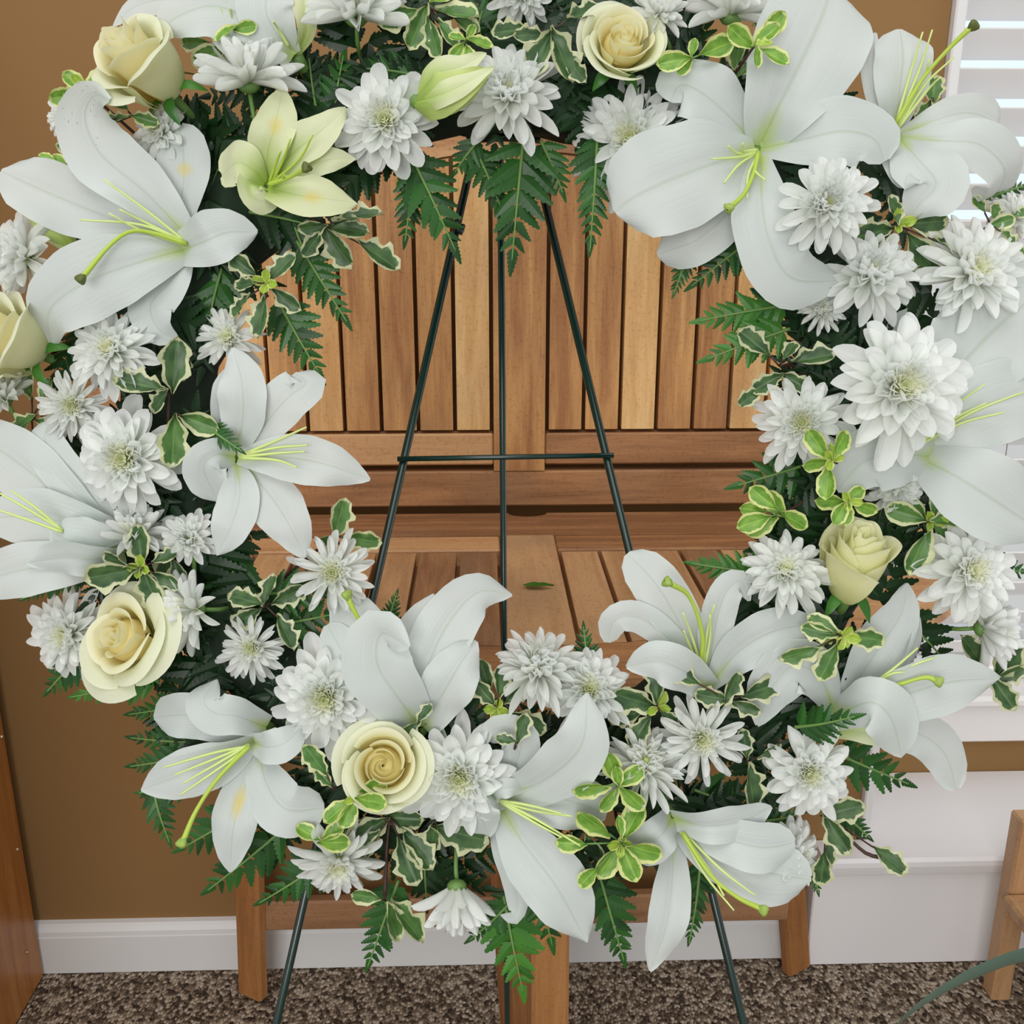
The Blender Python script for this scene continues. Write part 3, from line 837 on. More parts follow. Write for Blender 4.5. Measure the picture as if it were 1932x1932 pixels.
def lily(label, thr, petals, stamens=(), pistil=None, base=45, lift=60, mat='lily', stigma='stigma', st_mat='filament', name='lily', cat='lily', stem=True):
    c = cp(thr[0], thr[1], base)
    root = root_at(name, c)
    tag(root, label, cat, 'lily buds in the wreath' if cat == 'bud' else 'white lilies in the wreath')
    for i, p in enumerate(petals):
        kw = dict(mat=mat, base=base, lift=lift, seed=i + int(thr[0]))
        pts, w = p[0], p[1]
        if len(p) > 2: kw.update(p[2])
        link('petal', petal_mesh(c, pts, w, **kw), root)
    for s_ in stamens:
        q = [cp(p[0], p[1], p[2] if len(p) > 2 else base + 30 + 60 * k / max(1, len(s_) - 1)) - c for k, p in enumerate(s_)]
        V, F = tube_data(spline(q, 12), [.0009, .0008, .0005], 6)
        link('filament', mesh('filament', V, F, M[st_mat]), root)
    if pistil:
        q = [cp(p[0], p[1], p[2] if len(p) > 2 else base + 40 + 80 * k / max(1, len(pistil) - 1)) - c for k, p in enumerate(pistil)]
        P = spline(q, 18)
        V, F = tube_data(P, [.0014, .0012, .0011, .0016], 8)
        po = link('pistil', mesh('pistil', V, F, M['style']), root)
        d = unit(P[-1] - P[-3]); a = unit(np.cross(d, [.2, .3, 1])); b_ = np.cross(d, a)
        vv, ff = [], []
        rows = [(-.002, .0014), (0, .0025), (.0019, .0030), (.0030, .0022), (.0034, .0004)]
        for (h, rad) in rows:
            for k in range(12):
                an = 2 * math.pi * k / 12; rr = rad * (1 + .22 * math.cos(3 * an))
                vv.append(P[-1] + d * h + rr * (math.cos(an) * a + math.sin(an) * b_))
        ff = grid_faces(len(rows), 12, True)
        link('stigma', mesh('stigma', vv, ff, M[stigma]), po)
    if stem:
        v = np.array([RCX - thr[0], RCY - thr[1]], float); rr = np.linalg.norm(v); off = (rr - 660) / rr
        e = cp(thr[0] + v[0] * off * .8, thr[1] + v[1] * off * .8, -60) - c
        V, F = tube_data(spline([np.array([0, 0, -.001]), e * .5 + np.array([0, 0, -.006]), e], 8), [.0040, .0025], 8)
        link('stem', mesh('stem', V, F, M['stem_green']), root)

# ------------------------------------------------------------------ chrysanthemums
def ray_data(seed, curve, width, cup, blunt):
    n, m = 8, 5
    r = np.random.default_rng(seed)
    V, UV = [], []
    tt = np.array([0, .2, .42, .62, .78, .90, .97, 1.0])
    pos = [(0.0, 0.0)]; ang = 0
    for i in range(1, n):
        ang = curve * tt[i] ** 1.6; ds = tt[i] - tt[i - 1]
        pos.append((pos[-1][0] + math.cos(ang) * ds, pos[-1][1] + math.sin(ang) * ds))
    for i in range(n):
        t = tt[i]
        hw = width / 2 * float(np.interp(t, [0, .2, .42, .62, .78, .90, .97, 1], [.34, .56, .80, .96, 1.0, .84, .52, .16] if blunt else [.34, .60, .88, 1, .90, .60, .30, .05]))
        for j in range(m):
            u = j / (m - 1) * 2 - 1
            ang = curve * t ** 1.6
            h = cup * hw * (u * u) - .12 * hw * (1 - abs(u)) * (abs(u) < .3)
            V.append((u * hw, pos[i][0] - math.sin(ang) * h, pos[i][1] + math.cos(ang) * h)); UV.append((u * .5 + .5, t))
    return np.array(V), grid_faces(n, m), np.array(UV)
RAY = {'flat': [ray_data(s, cv, 1.0, .25, bl) for s, (cv, bl) in enumerate(((-.25, True), (.05, False), (.22, True), (-.5, False)))],
       'up': [ray_data(10 + s, cv, 1.0, .35, True) for s, cv in enumerate((.28, .5))],
       'in': [ray_data(20 + s, cv, 1.0, .35, True) for s, cv in enumerate((.55, .85))]}
RAY_ME = {k: [mesh('ray_petal', v, f_, M['mum'], uv) for v, f_, uv in L_] for k, L_ in RAY.items()}

STYLES = {   # rings: (count, length, elevation deg, root height, petal width, kind)
 'full': [(15, 1.0, -4, .08, .24, 'flat'), (15, .93, 5, .11, .235, 'flat'), (15, .80, 16, .15, .22, 'flat'), (15, .67, 28, .18, .20, 'flat'), (14, .55, 36, .19, .18, 'up'), (13, .45, 44, .20, .16, 'up')],
 'wide': [(12, 1.0, -4, .07, .31, 'flat'), (13, .92, 5, .10, .30, 'flat'), (13, .77, 16, .14, .28, 'flat'), (14, .62, 29, .18, .24, 'flat'), (14, .52, 36, .19, .20, 'up'), (13, .44, 42, .20, .17, 'up')],
 'daisy': [(14, 1.0, -3, .07, .18, 'flat'), (14, .93, 7, .10, .175, 'flat'), (14, .80, 19, .14, .165, 'flat'), (13, .56, 32, .17, .15, 'up'), (12, .44, 42, .19, .14, 'up')],
 'cup': [(14, 1.0, 10, .06, .21, 'flat'), (14, .97, 22, .08, .205, 'flat'), (14, .92, 35, .10, .19, 'flat'), (13, .84, 48, .12, .175, 'up'), (12, .74, 60, .13, .16, 'up'), (10, .64, 72, .14, .14, 'up')],
 'cupd': [(13, 1.0, 12, .06, .165, 'flat'), (13, .97, 25, .08, .16, 'flat'), (13, .92, 38, .10, .155, 'flat'), (12, .82, 52, .12, .145, 'up'), (10, .70, 66, .13, .13, 'up')],
 'bell': [(12, 1.0, 40, .0, .20, 'flat'), (11, .98, 50, .02, .19, 'flat'), (11, .96, 60, .04, .18, 'flat'), (9, .90, 70, .06, .16, 'up')],
 'ball': [(12, 1.0, -2, .08, .27, 'flat'), (14, .89, 10, .15, .26, 'flat'), (15, .77, 23, .20, .23, 'up'), (15, .65, 37, .24, .20, 'up'), (15, .53, 46, .25, .175, 'in'), (13, .43, 54, .27, .155, 'in')],
}
def mum(label, ctr, R, ax=(0, 0), style='full', dz=58, seed=0, eye=1.0, flat=1.0, stem=None, gap=.14, group='white chrysanthemums in the wreath'):
    """ctr: where the petals spring from; ax: axis tilt in the picture plane (x right, y down)"""
    r = np.random.default_rng(seed + int(ctr[0]) * 3 + int(ctr[1]))
    c = cp(ctr[0], ctr[1], dz)
    root = root_at('chrysanthemum', c)
    tag(root, label, 'flower', group)
    l2 = ax[0] ** 2 + ax[1] ** 2
    A = unit([ax[0], -ax[1], math.sqrt(max(.02, 1 - min(.98, l2)))])
    X = unit(np.cross([0.13, 1, 0.07], A)); Y = np.cross(A, X)
    Rm = R * S
    for ri, (n, ln, el, h0, pw, kind) in enumerate(STYLES[style]):
        a0 = r.uniform(0, 6.28)
        for k in range(n):
            if ri == 0 and r.random() < gap: continue
            a = a0 + 2 * math.pi * (k + r.uniform(-.26, .26)) / n
            rad = X * math.cos(a) + Y * math.sin(a)
            e = math.radians(el + r.uniform(-9, 9) * (1.3 if ri == 0 else 1))
            D = rad * math.cos(e) + A * math.sin(e)
            N = A * math.cos(e) - rad * math.sin(e)
            rl = r.uniform(-.28, .28)
            W = np.cross(D, N); W, N = W * math.cos(rl) + N * math.sin(rl), N * math.cos(rl) - W * math.sin(rl)
            l_ = Rm * ln * (r.uniform(.80, 1.12) if ri == 0 else r.uniform(.88, 1.06)) * .98
            w_ = Rm * pw * r.uniform(.85, 1.1)
            p0 = rad * Rm * .06 + A * Rm * h0 * flat
            me = RAY_ME[kind][r.integers(0, len(RAY_ME[kind]))]
            link('petal', me, root, to_m4(W * w_, D * l_, N * l_, p0))
    # dense inner florets, too small to pick apart singly: one part
    VV, FF, UU = [], [], []
    for ri, (n, ln, el, h0, pw) in enumerate(((14, .37, 42, .20, .15), (12, .29, 50, .23, .13), (10, .21, 58, .26, .11), (7, .14, 64, .28, .085))):
        if style in ('cup', 'cupd', 'bell'): ln *= 1.55; el = min(86, el + 8)
        a0 = r.uniform(0, 6.28)
        for k in range(n):
            a = a0 + 2 * math.pi * (k + r.uniform(-.2, .2)) / n
            rad = X * math.cos(a) + Y * math.sin(a)
            e = math.radians(el + r.uniform(-6, 6)); D = rad * math.cos(e) + A * math.sin(e); N = A * math.cos(e) - rad * math.sin(e); W = np.cross(D, N)
            v, f_, uv = RAY['up'][k % 2]
            l_ = Rm * ln * r.uniform(.9, 1.1); w_ = Rm * pw
            o = rad * Rm * .07 * (4 - ri) / 4 + A * Rm * h0 * flat
            b0 = len(VV)
            VV.extend((o + v[:, :1] * (W * w_) + v[:, 1:2] * (D * l_) + v[:, 2:3] * (N * l_)).tolist())
            FF.extend([tuple(i + b0 for i in q) for q in f_]); 
            uvv = uv.copy(); uvv[:, 1] = uvv[:, 1] * max(.2, 1 - .13 * ri * eye); UU.extend(uvv.tolist())
    fl = link('inner_florets', mesh('inner_florets', VV, FF, M['mum_in'], UU), root)
    fl['kind'] = 'stuff'
    # pale core the florets spring from
    hc = .62 if style in ('cup', 'cupd', 'bell') else .30
    vv = [A * Rm * (.12 + (hc - .12) * math.sin(q) * flat) + Rm * .12 * math.cos(q) * (math.cos(t) * X + math.sin(t) * Y) for q in (0, .4, .8, 1.15, 1.5) for t in np.linspace(0, 2 * math.pi, 12, endpoint=False)]
    link('center', mesh('center', vv, grid_faces(5, 12, True), M['mum_eye']), root)
    # green underside cup and stem
    rows = [(-.10, .05), (-.07, .14), (.0, .20), (.10, .20), (.13, .10)]
    vv = [A * Rm * h + Rm * rad_ * (math.cos(t) * X + math.sin(t) * Y) for h, rad_ in rows for t in np.linspace(0, 2 * math.pi, 12, endpoint=False)]
    link('calyx', mesh('calyx', vv, grid_faces(len(rows), 12, True), M['stem_green']), root)
    if stem:
        q = [A * Rm * -.08] + [cp(*s_) - c for s_ in stem]
    else:
        q = [A * Rm * -.08, -A * Rm * .45, -A * Rm * .55 + np.array([0, 0, -55 * S])]
    V, F = tube_data(spline(q, 8), .0013, 7)
    link('stem', mesh('stem', V, F, M['stem_green']), root)

# ------------------------------------------------------------------ roses
def rose(label, ctr, R, ax=(0, 0), H=1.0, n=17, openn=.6, dz=30, seed=0, mat='rose', omat='rose_out', lean=None, taper=.34):
    r = np.random.default_rng(seed)
    c = cp(ctr[0], ctr[1], dz)
    root = root_at('rose', c)
    tag(root, label, 'rose', 'cream roses in the wreath')
    l2 = ax[0] ** 2 + ax[1] ** 2
    A = unit([ax[0], -ax[1], math.sqrt(max(.02, 1 - min(.98, l2)))])
    X = unit(np.cross([0.1, 1, 0.05], A)); Y = np.cross(A, X)
    Rm = R * S; Hm = Rm * H
    rows, cols = 15, 19
    nc = max(6, n // 2 - 1); nm = max(4, (n - nc) // 2); no = n - nc - nm
    for k in range(n):
        phi = k * 2.22 + r.uniform(-.25, .25)
        if k < nc:                                   # tight heart
            q = k / max(1, nc - 1)
            Rk, top, span, out, inn = .04 + .26 * q, .95 + .05 * q, 1.45 - .15 * q, .01 + .04 * q * openn, .22
        elif k < nc + nm:                            # half-opened
            q = (k - nc) / max(1, nm - 1)
            Rk, top, span, out, inn = .35 + .20 * q, 1.0 - .06 * q * openn, 1.25, (.10 + .22 * q) * openn, .16
        else:                                        # outer, lips rolled back
            q = (k - nc - nm) / max(1, no - 1)
            Rk, top, span, out, inn = .60 + .12 * q, .95 - .30 * openn * (.3 + .7 * q), 1.18, (.38 + .16 * q) * openn, .03
        wob = r.uniform(-1, 1, 3)
        ox, oy = r.uniform(-.035, .035, 2) * Rm
        V, UV = [], []
        for i in range(rows):
            v = i / (rows - 1)
            for j in range(cols):
                u = j / (cols - 1) * 2 - 1
                te = 1 - (.13 if k < nc else .24) * abs(u) ** 2.2 + .025 * math.sin(3.2 * u + wob[0] * 3) + .015 * math.sin(8 * u + wob[1] * 3)
                hv = v
                rr = Rm * Rk * (taper + (1 - taper) * math.sin(min(1, hv * 1.2) * math.pi / 2) ** .8)
                rr *= 1 + u * (.26 - .14 * k / n)
                z = Hm * top * te * hv
                lv = max(0.0, (hv - .62) / .38)
                bend = out * (1 - .45 * u * u) * (1 + .3 * wob[2] * u)
                rr += Rm * bend * lv ** 2.0
                z -= Hm * bend * .45 * lv ** 3.0
                rr *= 1 - inn * lv * (1 - lv * .6)
                an = phi + u * span * (1 - .28 * (1 - hv) ** 2)
                V.append(X * (rr * math.cos(an) + ox * v) + Y * (rr * math.sin(an) + oy * v) + A * z); UV.append((u * .5 + .5, v))
        link('petal', mesh('petal', V, grid_faces(rows, cols), M[omat if k >= nc + nm else mat], UV), root)
    # folded heart under the innermost petals
    vv = [A * Hm * (.45 + .36 * math.sin(q)) + Rm * .40 * math.cos(q) * (math.cos(t) * X + math.sin(t) * Y) for q in (0, .4, .8, 1.2, 1.5) for t in np.linspace(0, 2 * math.pi, 14, endpoint=False)]
    link('heart', mesh('heart', vv, grid_faces(5, 14, True), M[mat], [(.5, .5)] * len(vv)), root)
    # sepals and stem
    for k in range(5):
        a = 2 * math.pi * k / 5 + .3
        rad = X * math.cos(a) + Y * math.sin(a); tn = np.cross(A, rad)
        P = [rad * Rm * .12 - A * Hm * .02, rad * Rm * .38 + A * Hm * .06, rad * Rm * .62 - A * Hm * .02, rad * Rm * .80 - A * Hm * .16]
        P = spline(P, 7); V = []
        for i, p in enumerate(P):
            w_ = Rm * .13 * math.sin(math.pi * min(1, .12 + i / 6 * .88)) + .0002
            V += [p - tn * w_, p + A * .001, p + tn * w_]
        link('sepal', mesh('sepal', V, grid_faces(7, 3), M['fern_light']), root)
    V, F = tube_data(spline([A * Hm * .03, -A * Hm * .3, -A * Hm * .4 + np.array([0, 0, -60 * S])], 8), [.0030, .0022], 8)
    link('stem', mesh('stem', V, F, M['stem_green']), root)

# ================================================================== PLACEMENT
# ---- lilies
lily('big open white lily beside the upper cream rose, olive stigma hanging low', (366, 462), [
    ([(366, 460), (340, 400), (346, 330), (344, 268), (338, 238)], 96, dict(mat='lily_spot', prof='b', base=30, lift=35, ruf=.08)),
    ([(366, 458, 50), (275, 362, 95), (190, 290, 110), (160, 222, 120), (178, 180, 135), (206, 190, 150)], 122, dict(roll=12, prof='p', mat='lily_speck')),
    ([(366, 462), (258, 428), (150, 388), (60, 350), (2, 322)], 118, dict(lift=50, prof='b', ruf=.09)),
    ([(366, 466, 55), (270, 492, 110), (165, 530, 130), (92, 585, 110), (96, 655, 50)], 140, dict(roll=-8, cup=-.12)),
    ([(355, 478, 50), (325, 525, 75), (283, 575, 80), (300, 622, 70), (338, 642, 55)], 88, dict(cup=-.1)),
    ([(335, 474, 60), (385, 455, 110), (430, 438, 105), (486, 438, 80)], 100, dict(prof='n', roll=8)),
], stamens=[[(352, 458), (280, 400), (195, 338)], [(352, 458), (275, 420), (225, 395)], [(350, 462), (270, 425), (150, 415)], [(348, 462), (260, 432), (205, 402)]],
    pistil=[(352, 460), (290, 440), (245, 437), (205, 465), (155, 524)], stigma='stigma_dark')

lily('half-open yellow-green lily pointing up beside the fern above the table edge', (507, 348), [
    ([(507, 350), (503, 292), (518, 235), (534, 166)], 82, dict(mat='lily_green_spot')),
    ([(508, 348), (548, 292), (600, 250), (653, 204)], 74, dict()),
    ([(512, 345), (575, 315), (625, 300), (671, 299)], 55, dict(base=30)),
    ([(500, 345, 60), (478, 320, 90), (445, 306, 95), (418, 330, 60)], 82, dict(cup=-.2, prof='b')),
    ([(500, 350, 60), (472, 345, 90), (480, 372, 95), (522, 389, 60)], 58, dict(roll=-40, prof='n')),
    ([(502, 352, 62), (560, 366, 115), (615, 374, 115), (674, 384, 90)], 80, dict(mat='lily_green_spot', roll=-10, prof='n')),
], stamens=[[(512, 345), (535, 300), (548, 262)], [(512, 345), (565, 300), (590, 255)], [(508, 345), (520, 310), (530, 285)], [(510, 348), (530, 340), (537, 330)]],
    pistil=[(508, 348), (545, 335), (576, 318)], mat='lily_green', stigma='stigma_dark', st_mat='style')

lily('white lily cropped by the upper edge above the tall cream rose', (557, 102), [
    ([(500, -60), (420, -25), (330, -8), (255, 12), (214, 50)], 64, dict(base=10, lift=20)),
    ([(556, 104), (490, 45), (410, 10), (345, 25), (294, 62)], 118, dict(prof='n', base=60)),
    ([(556, 104), (520, 60), (500, 10), (520, -60)], 105, dict(base=55)),
    ([(560, 104), (578, 60), (574, 10), (565, -50)], 44, dict(mat='lily_green', base=45, roll=30)),
    ([(554, 104), (470, 75), (440, 55), (400, 10)], 90, dict(base=40)),
], stamens=[[(545, 88), (525, 55), (515, 40)]], base=45)

lily('largest white lily facing forward, open flat above the raised slatted leaf', (1431, 281), [
    ([(1425, 320, 20), (1375, 400, 60), (1315, 452, 60), (1268, 470, 40), (1240, 480, 20)], 92, dict(prof='b', base=20)),
    ([(1426, 272), (1375, 215), (1322, 172), (1283, 160), (1264, 192)], 118, dict(base=40, lift=50, prof='b', ruf=.08)),
    ([(1434, 279), (1510, 262), (1590, 246), (1650, 262), (1668, 305)], 122, dict(prof='b', base=40, lift=80)),
    ([(1432, 277, 40), (1470, 200, 100), (1515, 110, 110), (1550, 35, 90), (1570, -25, 60)], 205, dict(prof='b', cup=.14)),
    ([(1428, 284, 45), (1350, 305, 100), (1260, 340, 120), (1195, 372, 110), (1160, 400, 90)], 192, dict(prof='b', cup=.10)),
    ([(1437, 292, 55), (1438, 370, 110), (1452, 450, 130), (1495, 525, 120), (1592, 530, 80)], 128, dict(cup=-.10)),
], stamens=[[(1430, 288), (1395, 296), (1344, 300)], [(1430, 284), (1395, 290), (1373, 275)], [(1430, 288), (1395, 310), (1366, 345)],
            [(1432, 288), (1412, 330), (1410, 374)], [(1434, 288), (1424, 320), (1444, 340)], [(1428, 282), (1402, 285), (1402, 270)]],
    pistil=[(1431, 287), (1421, 330), (1402, 368), (1378, 391)], base=40)

lily('white lily at the window corner whose long pistil crosses the blind', (1692, 248), [
    ([(1688, 250), (1650, 175), (1640, 110), (1652, 62)], 62, dict(base=15, roll=30)),
    ([(1692, 246), (1698, 180), (1705, 110), (1698, 55)], 108, dict(base=25, prof='b')),
    ([(1698, 255, 40), (1765, 226, 80), (1830, 212, 85), (1880, 232, 55), (1878, 262, 20)], 76, dict(prof='b', cup=-.15)),
    ([(1698, 262, 45), (1775, 265, 95), (1850, 272, 110), (1898, 320, 90), (1878, 368, 40), (1838, 352, 15)], 98, dict(prof='b', cup=-.15)),
    ([(1698, 262, 50), (1735, 300, 110), (1768, 345, 125), (1735, 385, 110), (1712, 415, 85)], 118, dict(cup=-.10)),
    ([(1690, 262), (1690, 300), (1700, 330), (1720, 345)], 60, dict(base=20)),
], stamens=[[(1690, 235), (1720, 130), (1741, 60)], [(1692, 235), (1735, 130), (1759, 56)], [(1694, 236), (1740, 150), (1754, 112)], [(1696, 240), (1745, 160), (1800, 108)], [(1696, 240), (1750, 170), (1775, 145)]],
    pistil=[(1690, 232), (1740, 150), (1790, 92), (1834, 50)], stigma='stigma_dark', base=35)

lily('large white lily at the outer edge, partly behind the biggest chrysanthemum', (1714, 850), [
    ([(1712, 840), (1690, 740), (1690, 640), (1712, 592), (1722, 612)], 60, dict(base=10, lift=20)),
    ([(1714, 846, 30), (1770, 750, 80), (1842, 660, 95), (1920, 585, 80), (2000, 530, 60)], 195, dict(cup=.12, prof='b')),
    ([(1720, 850, 35), (1800, 800, 90), (1880, 760, 100), (1970, 735, 80)], 150, dict(cup=.12, prof='b')),
    ([(1720, 856, 40), (1800, 895, 110), (1880, 945, 120), (1975, 1010, 90)], 155, dict(cup=-.08)),
    ([(1765, 862, 60), (1695, 858, 115), (1630, 872, 120), (1579, 925, 85)], 128, dict(prof='n', roll=-6, cup=-.12)),
], stamens=[[(1720, 845), (1790, 775), (1858, 725)], [(1722, 845), (1800, 790), (1862, 760)], [(1724, 846), (1810, 800), (1895, 778)], [(1724, 846), (1830, 780), (1930, 740)]], base=40)

lily('star shaped white lily on the inner side, one petal reaching over the table slats', (442, 864), [
    ([(438, 858), (424, 800), (424, 745), (432, 690)], 55, dict(base=25, roll=40)),
    ([(444, 858), (492, 808), (540, 752), (578, 722), (556, 704)], 86, dict(base=35, prof='b')),
    ([(440, 858), (456, 800), (456, 725), (440, 656)], 90, dict(base=45)),
    ([(452, 872), (505, 930), (545, 990), (576, 1052)], 96, dict(base=45, cup=-.05)),
    ([(446, 872), (452, 930), (436, 990), (409, 1048)], 80, dict(base=55)),
    ([(444, 862, 60), (408, 858, 95), (384, 885, 95), (412, 948, 60)], 80, dict(cup=-.18, prof='n', roll=-10)),
    ([(448, 864), (530, 862), (615, 876), (698, 905)], 90, dict(base=55, lift=70)),
], stamens=[[(452, 860), (520, 832), (578, 806)], [(452, 860), (520, 845), (580, 840)], [(452, 862), (525, 855), (575, 852)], [(452, 864), (520, 868), (560, 882)]], base=50)

lily('white lily cropped by the frame, trumpet opening outward above the lowest side rose', (232, 1030), [
    ([(236, 1032, 20), (180, 960, 70), (118, 890, 80), (84, 830, 70), (95, 792, 60)], 80, dict(prof='b')),
    ([(234, 1032, 20), (150, 975, 70), (60, 895, 80), (0, 850, 70), (-60, 820, 60)], 118, dict(prof='b')),
    ([(236, 1036, 20), (160, 1000, 90), (60, 975, 90), (-50, 980, 80)], 110, dict(prof='n')),
    ([(236, 1044, 30), (130, 1062, 100), (30, 1078, 110), (-80, 1110, 90)], 100, dict(prof='n', cup=-.1)),
    ([(238, 1040, 40), (185, 1030, 100), (130, 1020, 120), (95, 1000, 100)], 98, dict(prof='n', roll=-10)),
    ([(235, 1046, 40), (175, 1058, 110), (120, 1052, 130), (50, 1062, 120)], 70, dict(prof='n', roll=-25)),
], stamens=[[(118, 1000, 120), (60, 965, 140), (-10, 925, 150)], [(118, 1004, 120), (50, 980, 140), (-10, 960, 150)], [(116, 1000, 120), (70, 960, 140), (20, 925, 150)]], base=30)

lily('white lily trumpet facing upward beneath the tabletop, right petal curling past the easel leg', (796, 1374), [
    ([(785, 1350), (735, 1280), (680, 1190), (640, 1128)], 104, dict(base=20, prof='b')),
    ([(790, 1350), (785, 1270), (795, 1190), (818, 1120)], 100, dict(base=20)),
    ([(785, 1355, 40), (705, 1290, 90), (650, 1235, 90), (618, 1178, 70)], 82, dict(prof='b')),
    ([(796, 1372, 35), (798, 1290, 85), (838, 1190, 100), (900, 1118, 90), (966, 1122, 60)], 108, dict()),
    ([(796, 1374, 45), (835, 1310, 100), (870, 1250, 110), (899, 1210, 95)], 100, dict(prof='n', ruf=.09)),
    ([(794, 1376, 45), (752, 1320, 110), (712, 1255, 130), (720, 1195, 140), (772, 1222, 160)], 128, dict(prof='n', cup=.2)),
], pistil=[(760, 1290, 70), (705, 1212, 95), (675, 1165, 110), (655, 1126, 120)],
    stamens=[[(760, 1290, 70), (722, 1225, 90), (690, 1170, 95)], [(765, 1290, 70), (745, 1220, 85), (748, 1165, 85)]], base=35)

lily('white lily with a curled narrow petal, standing before the easel leg under the table', (1337, 1290), [
    ([(1333, 1280), (1290, 1190), (1240, 1105), (1184, 1044)], 92, dict(base=30, prof='b')),
    ([(1330, 1285, 35), (1262, 1205, 80), (1205, 1165, 95), (1160, 1170, 95), (1146, 1212, 70)], 58, dict(cup=.1, prof='b')),
    ([(1337, 1285), (1347, 1200), (1368, 1122), (1398, 1096), (1414, 1134)], 66, dict(base=35)),
    ([(1340, 1294), (1392, 1232), (1465, 1190), (1548, 1176)], 90, dict(base=45)),
    ([(1340, 1302, 55), (1292, 1268, 115), (1240, 1248, 125), (1182, 1258, 95)], 84, dict(prof='n', roll=-8)),
], stamens=[[(1322, 1255), (1305, 1200), (1288, 1155)], [(1326, 1255), (1335, 1190), (1348, 1140)], [(1330, 1255), (1340, 1200), (1340, 1160)], [(1318, 1258), (1300, 1215), (1290, 1190)]],
    pistil=[(1322, 1258), (1325, 1195), (1300, 1125), (1262, 1100)], base=45)

lily('white lily seen side-on before the window ledge, lowest petal curling down to a hook', (1560, 1345), [
    ([(1580, 1345, 20), (1650, 1372, 50), (1735, 1385, 70), (1785, 1425, 60), (1803, 1488, 40)], 84, dict(prof='b', ruf=.08)),
    ([(1585, 1340, 30), (1655, 1230, 60), (1700, 1160, 65), (1712, 1100, 50)], 96, dict()),
    ([(1590, 1340, 30), (1680, 1290, 70), (1725, 1220, 60), (1735, 1165, 50)], 60, dict(roll=40)),
    ([(1580, 1345, 40), (1690, 1318, 100), (1790, 1288, 105), (1886, 1280, 80)], 112, dict(prof='p')),
    ([(1575, 1345, 45), (1550, 1282, 90), (1500, 1256, 100), (1455, 1302, 90), (1428, 1368, 60)], 104, dict(cup=-.15)),
    ([(1575, 1350, 50), (1640, 1325, 125), (1682, 1355, 130), (1702, 1428, 95)], 104, dict(cup=-.15, prof='n')),
    ([(1545, 1384, 20), (1600, 1378, 60), (1650, 1388, 80), (1700, 1402, 70)], 40, dict(mat='lily_green', prof='n')),
], stamens=[[(1645, 1292, 90), (1690, 1258, 110), (1732, 1222, 115)], [(1645, 1294, 90), (1705, 1262, 110), (1765, 1240, 115)], [(1645, 1294, 90), (1680, 1272, 110), (1706, 1268, 115)]],
    pistil=[(1655, 1303, 95), (1700, 1290, 115), (1745, 1278, 125), (1768, 1284, 130)], base=35)

lily('white lily in front of the plain brown wall, yellow pollen stain on its drooping petal', (485, 1400), [
    ([(478, 1388), (410, 1362), (345, 1350), (290, 1354)], 84, dict(base=20, prof='b')),
    ([(485, 1394), (430, 1432), (345, 1462), (266, 1490)], 92, dict(base=40)),
    ([(505, 1372, 30), (450, 1352, 80), (405, 1345, 95), (385, 1320, 90), (410, 1282, 60)], 78, dict(prof='n', roll=15)),
    ([(485, 1402), (466, 1470), (440, 1560), (434, 1646)], 84, dict(mat='lily_stain', base=40)),
    ([(488, 1405), (500, 1475), (540, 1528), (612, 1525)], 98, dict(base=45, prof='b', cup=-.05)),
    ([(478, 1402, 60), (505, 1410, 105), (540, 1400, 110), (571, 1368, 80)], 66, dict(prof='n', roll=-12)),
], stamens=[[(470, 1405), (410, 1430), (330, 1462)], [(470, 1405), (420, 1435), (345, 1478)], [(470, 1408), (420, 1445), (340, 1500)], [(468, 1408), (405, 1420), (308, 1448)]],
    pistil=[(470, 1408), (410, 1470), (370, 1530), (345, 1588)], base=45)

lily('white lily at the bottom centre, broad petal hanging down over the table leg', (933, 1508), [
    ([(940, 1500, 20), (972, 1445, 70), (982, 1395, 85), (945, 1378, 90), (925, 1400, 70)], 70, dict(prof='b')),
    ([(938, 1502, 40), (1020, 1478, 110), (1095, 1410, 160), (1108, 1308, 170)], 108, dict(prof='n')),
    ([(926, 1520, 20), (945, 1590, 50), (972, 1660, 60), (974, 1728, 60), (944, 1726, 70)], 50, dict()),
    ([(940, 1508), (1010, 1500), (1085, 1515), (1145, 1535)], 104, dict(base=35, prof='b')),
    ([(940, 1515), (985, 1590), (1050, 1675), (1108, 1778)], 124, dict(base=45)),
    ([(940, 1504, 60), (918, 1500, 100), (905, 1530, 105), (922, 1578, 70)], 74, dict(prof='n', cup=-.1)),
    ([(925, 1505, 50), (935, 1492, 90), (965, 1486, 95), (990, 1490, 70)], 38, dict(prof='n', cup=-.2)),
], stamens=[[(945, 1512), (1010, 1545), (1095, 1596)], [(945, 1512), (1010, 1530), (1080, 1540)], [(945, 1510), (1000, 1520), (1060, 1535)], [(945, 1514), (1005, 1550), (1060, 1580)]], base=45)

